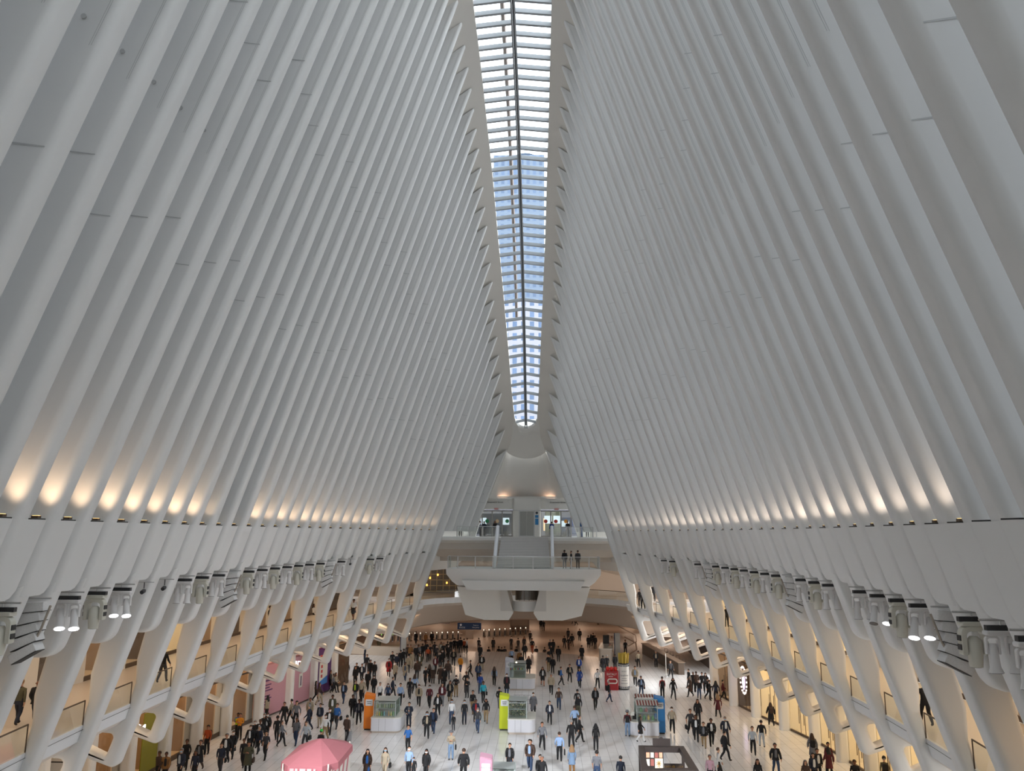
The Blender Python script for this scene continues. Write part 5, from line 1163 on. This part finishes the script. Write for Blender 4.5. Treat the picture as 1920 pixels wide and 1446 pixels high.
def bag_mesh(k):
    if 'bag'+k in PM: return PM['bag'+k]
    def pack(b):
        o = rounded([(-.15, 0), (.15, 0), (.15, .44), (-.15, .44)], .09); plate(b, o, [], 0, .17, .05)
    def tote(b):
        o = rounded([(-.17, 0), (.17, 0), (.14, .28), (-.14, .28)], .05); plate(b, o, [], -.05, .05, .02); tube(b, [(-.08, 0, .27), (-.06, 0, .5), (.06, 0, .5), (.08, 0, .27)], .010, 5)
    def brief(b):
        o = rounded([(-.2, 0), (.2, 0), (.2, .28), (-.2, .28)], .03); plate(b, o, [], -.045, .045, .015); tube(b, [(-.06, 0, .27), (-.06, 0, .33), (.06, 0, .33), (.06, 0, .27)], .012, 5)
    PM['bag'+k] = simple('bag', {'b': pack, 's': tote, 'c': brief}[k]); return PM['bag'+k]
FACE = {'t': 0, 'a': PI, 'l': -PI/2, 'r': PI/2}
FACEW = {'t': 'towards the viewer', 'a': 'away', 'l': 'leftwards', 'r': 'rightwards'}
prnd = random.Random(11); PEOPLE = []
def child(name, mesh, m, par, loc=None):
    o = bpy.data.objects.new(name, mesh); C.objects.link(o); o.parent = par
    o.material_slots[0].link = 'OBJECT'; o.material_slots[0].material = m
    if loc: o.location = loc
    return o
def person(P, pose, face, top, bot, ex='', inner=None, h=None, rz=0, sk=None, hr=None):
    """P = foot position"""
    h = h or prnd.uniform(1.64, 1.80); s = h/1.76; zz = -.0
    e = empty('person', (P[0], P[1], P[2])); e.scale = (s*prnd.uniform(.96, 1.08), s, s)
    e.rotation_euler = (0, 0, FACE[face]+rz+prnd.uniform(-.25, .25))
    sm = SKIN[sk if sk is not None else prnd.choice((0, 0, 1, 2, 3))]
    o = bpy.data.objects.new('body', body_mesh(pose)); C.objects.link(o); o.parent = e
    o.location = (0, 0, -.01 if pose in 'wv' else -.01)
    low = .43*0
    ms = [sm, cm(top if 'J' not in ex or not inner else inner), sm if 'f' in ex else cm(top), cm(bot), sm if 'S' in ex else cm(bot), SHOE, mat('eye_dark', '120c0a', .5)]
    for k in range(7): o.material_slots[k].link = 'OBJECT'; o.material_slots[k].material = ms[k]
    dz = -.42 if pose == 't' else 0
    hm = HAIR[hr or prnd.choice('kkkmmg')] if 'F' not in ex else HAIR['d']
    L = lambda k, m, n=None: child(n or k, part_mesh(k), m, e, (0, 0, dz))
    if 'z' in ex: L('hat', cm('g'), 'hat')
    elif 'e' in ex: L('beanie', mat('hat_green', '2fae3e', .7) if 'E' in ex else cm('k'), 'beanie')
    elif 'o' in ex: L('hood', cm(top), 'hood')
    if 'o' not in ex and 'D' not in ex: L('long_hair' if 'H' in ex else 'hair', hm, 'hair')
    if 'm' in ex: L('mask', mat('mask_blue', '8fb8d0', .6), 'face_mask')
    if 'M' in ex: L('mask', mat('mask_white', 'dedede', .6), 'face_mask')
    if 'C' in ex: child('coat', coat_mesh(pose, .52), cm(top), e)
    elif 'J' in ex: child('jacket', coat_mesh(pose, .84), cm(top), e)
    if inner and ('J' in ex or 'C' in ex): L('shirt', cm(inner), 'shirt_front')
    if 'V' in ex: L('vest', mat('hi_vis_lime', 'b8d820', .6), 'safety_vest')
    if 'S' in ex or 'K' in ex: L('skirt', cm(bot if 'S' in ex else top), 'skirt')
    PEOPLE.append(dict(o=e, pose=pose, face=face, top=top, bot=bot, ex=ex, inner=inner, h=h, P=P))
    for k in 'bsc':
        if k in ex:
            nm = {'b': 'backpack', 's': 'shoulder_bag', 'c': 'briefcase'}[k]
            g = bpy.data.objects.new(nm, bag_mesh(k)); C.objects.link(g); g.scale = (s, s, s)
            off = {'b': Vector((0, .12, .98)), 's': Vector((.30, .03, .62)), 'c': Vector((-.33, -.02, .42))}[k]*s
            M = Matrix.Rotation(e.rotation_euler.z, 3, 'Z'); p = Vector(P)+M@off; g.location = p; g.rotation_euler = (0, 0, e.rotation_euler.z+(PI/2 if k != 'b' else 0))
            PEOPLE[-1].setdefault('bags', []).append((g, nm))
    return e
REG = {'A': (290, 1296, 9.6), 'B': (470, 1280, 9.143), 'C': (600, 1220, 10.667), 'D': (700, 1180, 10.667), 'E': (860, 1180, 10.667), 'F': (760, 1260, 9.6), 'G': (780, 1130, 8.727), 'H': (1000, 1130, 8.727),
       'I': (1120, 1180, 9.6), 'J': (1260, 1240, 10.33), 'K': (1160, 1290, 9.267), 'L': (1200, 1150, 4.886), 'M': (1500, 1180, 4.571), 'N': (780, 1340, 13.64), 'O': (680, 1340, 13.64), 'P': (900, 1340, 13.64), 'Q': (1080, 1300, 12.05), 'T': (1310, 1346, 14.46), 'V': (960, 1150, 4.886), 'W': (640, 1150, 4.886), 'X': (0, 0, 1)}
def at_z(px, py, z):
    r = _F2(px, py); t = (z-CAM.z)/r.z; return (CAM.x+r.x*t, r.y*t, z)
def _F2(px, py): return _F+R_*((px-960)/FPX)-U_*((py-723)/FPX)
# region, foot x, foot y, pose, facing, top, trousers, extras, inner colour, floor z
TBL = '''
A 545 1420 w t k k K w
A 790 1440 v t k m JC g
A 930 1135 s t u k b k
A 1170 1480 w t n d s -
A 1265 1330 v t k k J w
A 1390 1225 w t k k CM -
A 1475 860 p t B k V -
A 1515 880 p t o k - -
A 1580 1380 w t k k - -
A 1665 1500 p t O k sC -
A 1700 1130 v t k k MJ w
A 1860 1130 w t n k J k
A 170 1660 w t c k J k
A 440 1640 w t n k mJ l
A 700 1640 s t n k - -
A 45 1650 w t m k - -
B 50 1110 w t k k M -
B 140 1120 v t k k J w
B 265 1000 w t k k JM w
B 210 1010 v t k k M -
B 270 640 s l y k JH k
B 440 1020 w t k k e -
B 520 1110 w r g k s -
B 560 760 v t k k b -
B 680 720 w l y k - -
B 770 760 v t g k - -
B 770 1085 w t g j b -
B 930 1150 v t l d s -
B 1005 700 w t y k J g
B 985 830 w l n n - -
B 1170 400 w r m y Hs -
B 1110 330 v r m k H -
B 1180 780 s t n y J g
B 1270 1000 v t w t M y
B 1340 900 w t k k JM w
B 1390 640 s t O k CJ w
B 1470 800 w t B d s -
B 1190 1290 s a k k eE -
B 1640 1020 w a m k J k
B 1740 610 w t k k J -
B 1850 720 v t n k J g
B 1590 360 w t n j J b
B 1360 150 v r d k - -
B 1450 180 w r y k H -
B 1790 330 s t k g Y -
B 1890 330 w t y k b -
B 245 1330 w t d k f -
C 530 600 s t k k e -
C 470 560 s t k k e -
C 700 700 s t k k J -
C 460 1060 w t n j J l
C 840 980 v t y k b -
C 720 640 w t k k J k
C 830 640 w t n k J w
C 950 800 w t k k J -
C 1080 600 s t k k J -
C 1000 560 w t k k J -
C 930 440 s t k m - -
C 1070 900 w t k k MJ -
C 1190 1080 w t w k b -
C 1350 1080 v t j k mH -
C 1450 940 w r n k J w
C 1600 1100 w t b k s -
C 1790 970 w t k d - -
C 1890 870 v a b k H -
C 1370 530 w t R k CJM k
C 1500 600 w t y k MK -
C 1530 400 s t n k MJ -
C 1440 380 w t k k - -
C 1700 610 w t y j CJ j
C 1760 450 w t y k MJ y
C 890 260 s l n n - -
C 262 860 w r g k - -
C 300 850 v r y k JH -
D 110 430 s t O n C -
D 540 760 s a k k J -
D 600 730 s a k k - -
D 680 620 w t m k - -
D 740 640 w t c k J -
D 700 880 w t y k MJ -
D 770 790 v t y y - -
D 850 650 s a k k J -
D 900 620 w t g k - -
D 980 600 s a k k J -
D 1060 560 w t k m J -
D 930 840 w t O m CJ w
D 1090 660 v t u k - -
D 1130 620 w t k k - -
D 1220 560 w a k k - -
D 1260 640 w t d k M -
D 1350 560 v t y k HJ w
D 1400 600 w t k k - -
D 1240 890 w t r k J w
D 1380 760 w t k k MC -
D 1330 790 w t k k M -
D 1500 620 w t k k HM -
D 1550 500 s t k k - -
D 1600 740 w t k d J y
D 1620 480 s a k k - -
D 1690 490 s a k k - -
D 1740 480 s a k k J -
D 1740 870 w a o j J -
D 1810 480 s a u k - -
D 1870 480 s l w k s -
D 1040 1140 w t k k f -
D 1120 1080 w a k k Hs -
D 1190 1090 s a m k CH -
D 1340 1120 w a m k CJ -
D 1420 1150 w t k k HMCJ k
D 1490 1010 w t m d Js -
D 640 1030 w t y j HJ j
D 870 1000 w t m k J -
D 1040 330 w t c m J -
D 850 300 w a k k CJ -
D 1170 300 w t k k CJ -
D 1480 560 s a k k - -
E 20 880 w a o j J -
E 150 1270 h t k d - -
E 230 970 v l k k - -
E 400 440 s a k k - -
E 430 620 s a k k C -
E 460 850 v t k y J w
E 390 1050 w t j k JH g
E 430 1300 s a i j - -
E 710 1140 w a b k Hb -
E 600 560 t a k k - -
E 690 440 s t k k C -
E 860 560 t a k k - -
E 800 560 t a k w - -
E 920 560 t a d k - -
E 1050 420 s t k k M -
E 1060 700 w a b k s -
E 1150 560 t a k k - -
E 1190 440 s a k k - -
E 1220 760 w a c m sC -
E 1320 600 w a k k J -
E 1310 430 s t k k H -
E 1250 860 s t k k C -
E 1400 890 w t k k CH -
E 1470 490 w t k u - -
E 1550 560 t a k k - -
E 1720 560 t a k k - -
E 1830 500 s a k k b -
E 1890 500 s a k k J -
E 1430 280 w t k k - -
E 960 1310 s t k j MCJ r
E 1680 1140 w t k k SHJ w
E 1850 1310 w t y k J -
E 1800 860 v t k t f -
E 1880 900 w a k k J w
F 60 1000 h t n n J g
F 90 490 w t k O - -
F 240 620 w t y k MJ k
F 430 650 w t r k m -
F 500 1110 w t n j J j
F 380 1200 w t k k mJ y
F 580 810 v t k k HJ w
F 660 615 w t r g JH w
F 800 560 w t k t HCJ y
F 910 450 h t k t M -
F 1110 470 p t k d - -
F 1210 765 w t k t - -
F 1400 560 v t T k s -
F 1450 930 w t k t o -
F 1300 1100 w t d j HM -
F 1265 940 w t n k J R
F 830 945 s t w j mb -
F 1060 945 s t k n m -
F 1690 680 w a k g - -
F 1335 380 s a i j - -
N 890 1160 p t y J zs -
N 1210 1720 w a k k J -
N 250 1700 w t k k MHJ k
O 100 1690 w t m B HCJ B
O 560 1640 w t y y mHs -
O 1150 980 w t B k fb -
O 1170 1640 w t b k M -
P 760 1500 w t k j JC g
P 1270 1440 w t m j J b
P 1590 900 w t g k b -
P 1590 1900 w t k k - -
V 190 1480 w t - - - -
V 435 1360 w a b k c -
V 550 1480 s a J c KHF -
V 545 1240 w a k k b -
V 575 1090 w a b k - -
V 620 1190 w r k k J -
V 770 1260 s a k k ob -
V 780 1560 s a g j f -
V 1000 1600 s a n k - -
V 275 1600 - - - - - -
V 345 1020 w t n k J w
V 195 945 w t g k CJM -
V 430 885 w t m j - -
V 600 900 w a k k - -
V 610 960 w a k O - -
V 765 885 v t k k JH g
V 890 820 w r k j bM -
V 785 690 w t w k M -
V 280 670 w t k k SHJ y
V 355 730 v t y k J -
V 450 665 w r B k b -
V 530 635 w t k k J y
V 620 685 w t i k KH -
V 615 560 w t i k J w
V 425 450 w a k k J -
V 640 435 w a k k C -
V 155 550 w t k k CH -
V 340 470 s t k t f -
V 835 545 w a d k Cs -
V 870 540 s a k k - -
V 945 530 s a k k J g
V 900 425 w t y k J -
V 915 330 s t G k V -
V 945 335 s t k k H -
V 1040 385 s t k k - -
V 1160 500 w a y k s -
V 1320 495 s t k k J y
V 1455 595 w t d k s -
V 1130 670 w t y k J b
V 1185 760 w t n j Js b
V 1380 780 s a R k b -
V 1480 795 w t k k Ho y
V 1060 1130 s a r J bz -
V 1180 1185 w r k w KH -
V 1140 960 s r w w HM -
V 1470 1100 w t y k Mb -
V 1640 1120 w t d k fc -
V 1690 1180 w t k k J w
V 700 320 s a k k C -
V 725 310 s a k k H -
V 745 300 s a k k - -
V 762 330 s a k k J -
V 620 260 w t k k J -
V 515 255 s a k k - -
V 480 325 w t k k J -
V 520 340 w t k m - -
V 550 310 w a k m J -
V 360 440 s a k k - -
V 300 440 t a k k - -
V 215 440 t a k k - -
V 265 155 s a k k J -
V 290 165 s a k k - -
V 590 115 w l k k J -
V 565 100 w l k k - -
V 790 110 s a k k CH -
V 1020 95 w a k k C -
V 1130 90 w t k w - -
V 970 80 w t k k J -
V 1245 175 s l k k o -
V 860 330 s t n k - -
J 360 700 w l m k CH -
J 330 520 w l k k J -
J 420 600 s t k k J -
J 480 600 s a m k J -
J 530 740 w t k j M -
J 590 590 w t k k b -
J 660 630 s t d k MH -
J 700 740 w r k k e -
J 740 760 p r k k - -
J 840 500 s a k k J -
J 860 800 w a n k H -
J 1000 760 w r r k J -
J 900 1100 w a r k HKF -
J 510 1230 w t k k HJ k
T 150 830 w t k t J g
T 360 780 v t k k J w
T 740 700 w t n k mJ w
T 730 1180 v r k k J -
T 330 1900 s t p k s -
T 560 1700 w r w k - -
L 1040 1300 w t l k - -
L 1120 1230 w a k l - -
L 1250 1480 w t k j J g
L 1205 1035 w a k k HbC -
L 1590 1380 w a g k HbC -
L 1740 1500 w a r k HC -
L 1640 1540 s t k k J w
L 1090 1640 s t k k H -
L 1530 1640 s t m k H -
L 1740 1480 s t r k - -
M 125 1330 s t n k J w
M 485 1400 s t k k - -
M 740 1370 s a O O be -
M 60 1400 s t k k - -
M 1190 1480 s t o k z -
'''
seen = []
for ln in TBL.strip().splitlines():
    f = ln.split()
    if len(f) < 9 or f[3] == '-' or f[5] == '-': continue
    bx, by, sc = REG[f[0]]; px, py = bx+float(f[1])/sc, by+float(f[2])/sc
    if any(abs(px-q[0]) < 2.5 and abs(py-q[1]) < 4 for q in seen): continue
    seen.append((px, py))
    pose, face, top, bot = f[3], f[4], f[5], f[6]; ex = '' if f[7] == '-' else f[7]; inner = None if f[8] == '-' else f[8]
    z = 0
    P = at_z(px, py, 0)
    if P[1] > 97.6 or (py < 1222 and px < 1125): z = -1.4; P = at_z(px, py, z)
    if pose == 't': P = at_z(px, py-4, -.95); P = (P[0], P[1], -1.25)
    if 'Y' in ex: top, inner, ex = 'k', 'G', ex.replace('Y', 'J')
    if (px > 1330 and py < 1240): pass
    person(P, pose, face, top, bot, ex, inner)
person(at_z(850, 1370, 0), 's', 't', 'k', 'd', '', 'o', h=1.12)          # the child between the two adults
person(at_z(775, 1462, 0), 's', 't', 'k', 'k', 'm', None, h=1.2)
person(at_z(1013, 1476, 0), 's', 't', 'k', 'k', '', None)
person(at_z(995, 1444, 0), 'w', 't', 'm', 'j', 'J', 'l')
# on the balconies
for (px, py, pose, face, top, bot, ex, inn, hr) in ((31, 1361, 'w', 'a', 'O', 'n', '', None, 'd'), (63, 1360, 'w', 'a', 'k', 'n', 'JD', None, None), (303, 1281, 'v', 'a', 'k', 'd', '', None, 'm'),
                                       (504, 1180, 's', 'r', 'k', 'k', '', None, 'k'), (587, 1162, 't', 'r', 'w', 'k', 'H', None, 'k'), (662, 1163, 'w', 't', 'w', 'd', 'Sf', None, 'k'),
                                       (1363, 1176, 's', 'a', 'k', 'k', '', None, None), (1738, 1362, 'w', 'a', 'k', 'k', '', None, None), (1206, 1143, 'w', 'a', 'k', 'k', '', None, None), (1200, 1137, 's', 'a', 'k', 'k', '', None, None), (1226, 1128, 's', 'a', 'k', 'k', 'J', 'w', None)):
    P = at_z(px, py, 6.35); P = at_z(px, py, ZB(P[1])+.02); person(P, pose, face, top, bot, ex, inn, hr=hr)
# landing and street platform
for x, y, fc, tp in ((4.0, 77.4, 'a', 'k'), (4.65, 77.8, 'l', 'k'), (5.3, 77.6, 'a', 'd')): person((x, y, 10.63), 's', fc, tp, 'k', 'J')
for x, y, fc, tp, ex in ((-4.7, 88.2, 't', 'n', 'J'), (-3.5, 88.6, 't', 'k', 'H'), (-5.2, 89.0, 'r', 'g', ''), (-7.2, 86.5, 'a', 'k', ''), (2.9, 88.4, 'a', 'i', 'J'), (4.7, 88.8, 't', 'k', ''), (6.9, 88.9, 'a', 'm', '')): person((x, y, 13.63), 's', fc, tp, 'k', ex)

# labels for everyone
LM = [('the orange pylon', 694, 1367), ('the lime pylon', 946, 1368), ('the pale grey pylon', 954, 1297), ('the blue pylon', 1236, 1376), ('the red advert stand', 1146, 1290), ('the spaghetti column', 1169, 1292), ('the pink canopy', 591, 1420),
      ('the dark kiosk', 1250, 1425), ('the ticket gates', 800, 1205), ('the stone counter', 1127, 1232), ('the cafe counter', 1250, 1235), ('the pink boards', 590, 1300), ('the right glass doors', 1470, 1370), ('the round mirror sign', 1330, 1300),
      ('the pink pylon', 911, 1446), ('the low stone wall', 715, 1250), ('the bottom left shops', 370, 1430), ('the bottom right corner', 1640, 1446), ('the lime garment window', 520, 1350), ('the steps', 960, 1228)]
def to_px(p):
    v = Vector(p)-CAM; d = v.dot(_F); return 960+FPX*v.dot(R_)/d, 723-FPX*v.dot(U_)/d
def loc_phrase(P):
    x, y = to_px(P)
    if P[2] > 13: return 'on the street platform'
    if P[2] > 10: return 'on the landing'
    if P[2] > 5: return 'on the left balcony' if P[0] < 0 else 'on the right balcony'
    n, lx, ly = min(LM, key=lambda q: math.hypot(q[1]-x, (q[2]-y)*1.6))
    dx, dy = x-lx, (y-ly)*1.6
    if abs(dx) > abs(dy): return ('left of ' if dx < 0 else 'right of ')+n
    return ('beyond ' if dy < 0 else 'in front of ')+n
lab = {}
for q in PEOPLE:
    ex = q['ex']; c = COL[q['top']][0]
    g = 'safety vest' if 'V' in ex else 'long coat' if 'C' in ex else 'jacket' if 'J' in ex else 'dress' if 'K' in ex else 'short-sleeved top' if 'f' in ex else 'top'
    d = ('lime ' if 'V' in ex else c+' ')+g
    if q['inner'] and 'J' in ex: d += ' over '+COL[q['inner']][0]
    else:
        bt = COL[q['bot']][0]; d += ' and '+(bt if 'jeans' in bt else bt+(' skirt' if 'S' in ex else ' trousers'))
    act = {'t': 'sitting', 's': 'standing', 'p': 'holding a phone', 'h': 'with bent arms'}.get(q['pose'], 'walking '+FACEW[q['face']])
    who = 'child' if q['h'] < 1.3 else 'person'
    if 'm' in ex or 'M' in ex: who = 'masked '+who
    q['lab'] = '%s in %s %s %s' % (who, d, act, loc_phrase(q['P'])); lab.setdefault(q['lab'], []).append(q)
for k, L_ in lab.items():
    L_.sort(key=lambda q: q['P'][1])
    for n, q in enumerate(L_):
        t = k
        if len(L_) > 1:
            t = k+', '+({0: 'nearest one', len(L_)-1: 'farthest one'}.get(n) or ordn(n+1)+' nearest')
        for a_, b_ in ((' towards the viewer', ' forwards'), ('holding a phone', 'with phone'), (' nearest one', ' nearest'), (' farthest one', ' farthest'), ('short-sleeved ', ''), (' standing', ''), (' trousers', ''), ('walking ', '')):
            if len(t.split()) > 16: t = t.replace(a_, b_)
        tag(q['o'], t, 'person', 'people on the concourse' if q['P'][2] < 5 else 'people above the concourse')
        for g, nm in q.get('bags', []):
            c_ = 'k' if prnd.random() < .75 else 'm'
            g.material_slots[0].link = 'OBJECT'; g.material_slots[0].material = cm(c_)
            tail = t[len(k)-len(loc_phrase(q['P'])):] if t.startswith(k) else loc_phrase(q['P'])+(t[t.rfind(','):] if ',' in t else '')
            b_ = COL[c_][0]+' '+nm.replace('_', ' ')+' with person in '+COL[q['top']][0]+', '+tail
            tag(g, ' '.join(b_.split()[:16]), 'bag')
bpy.context.view_layer.update()
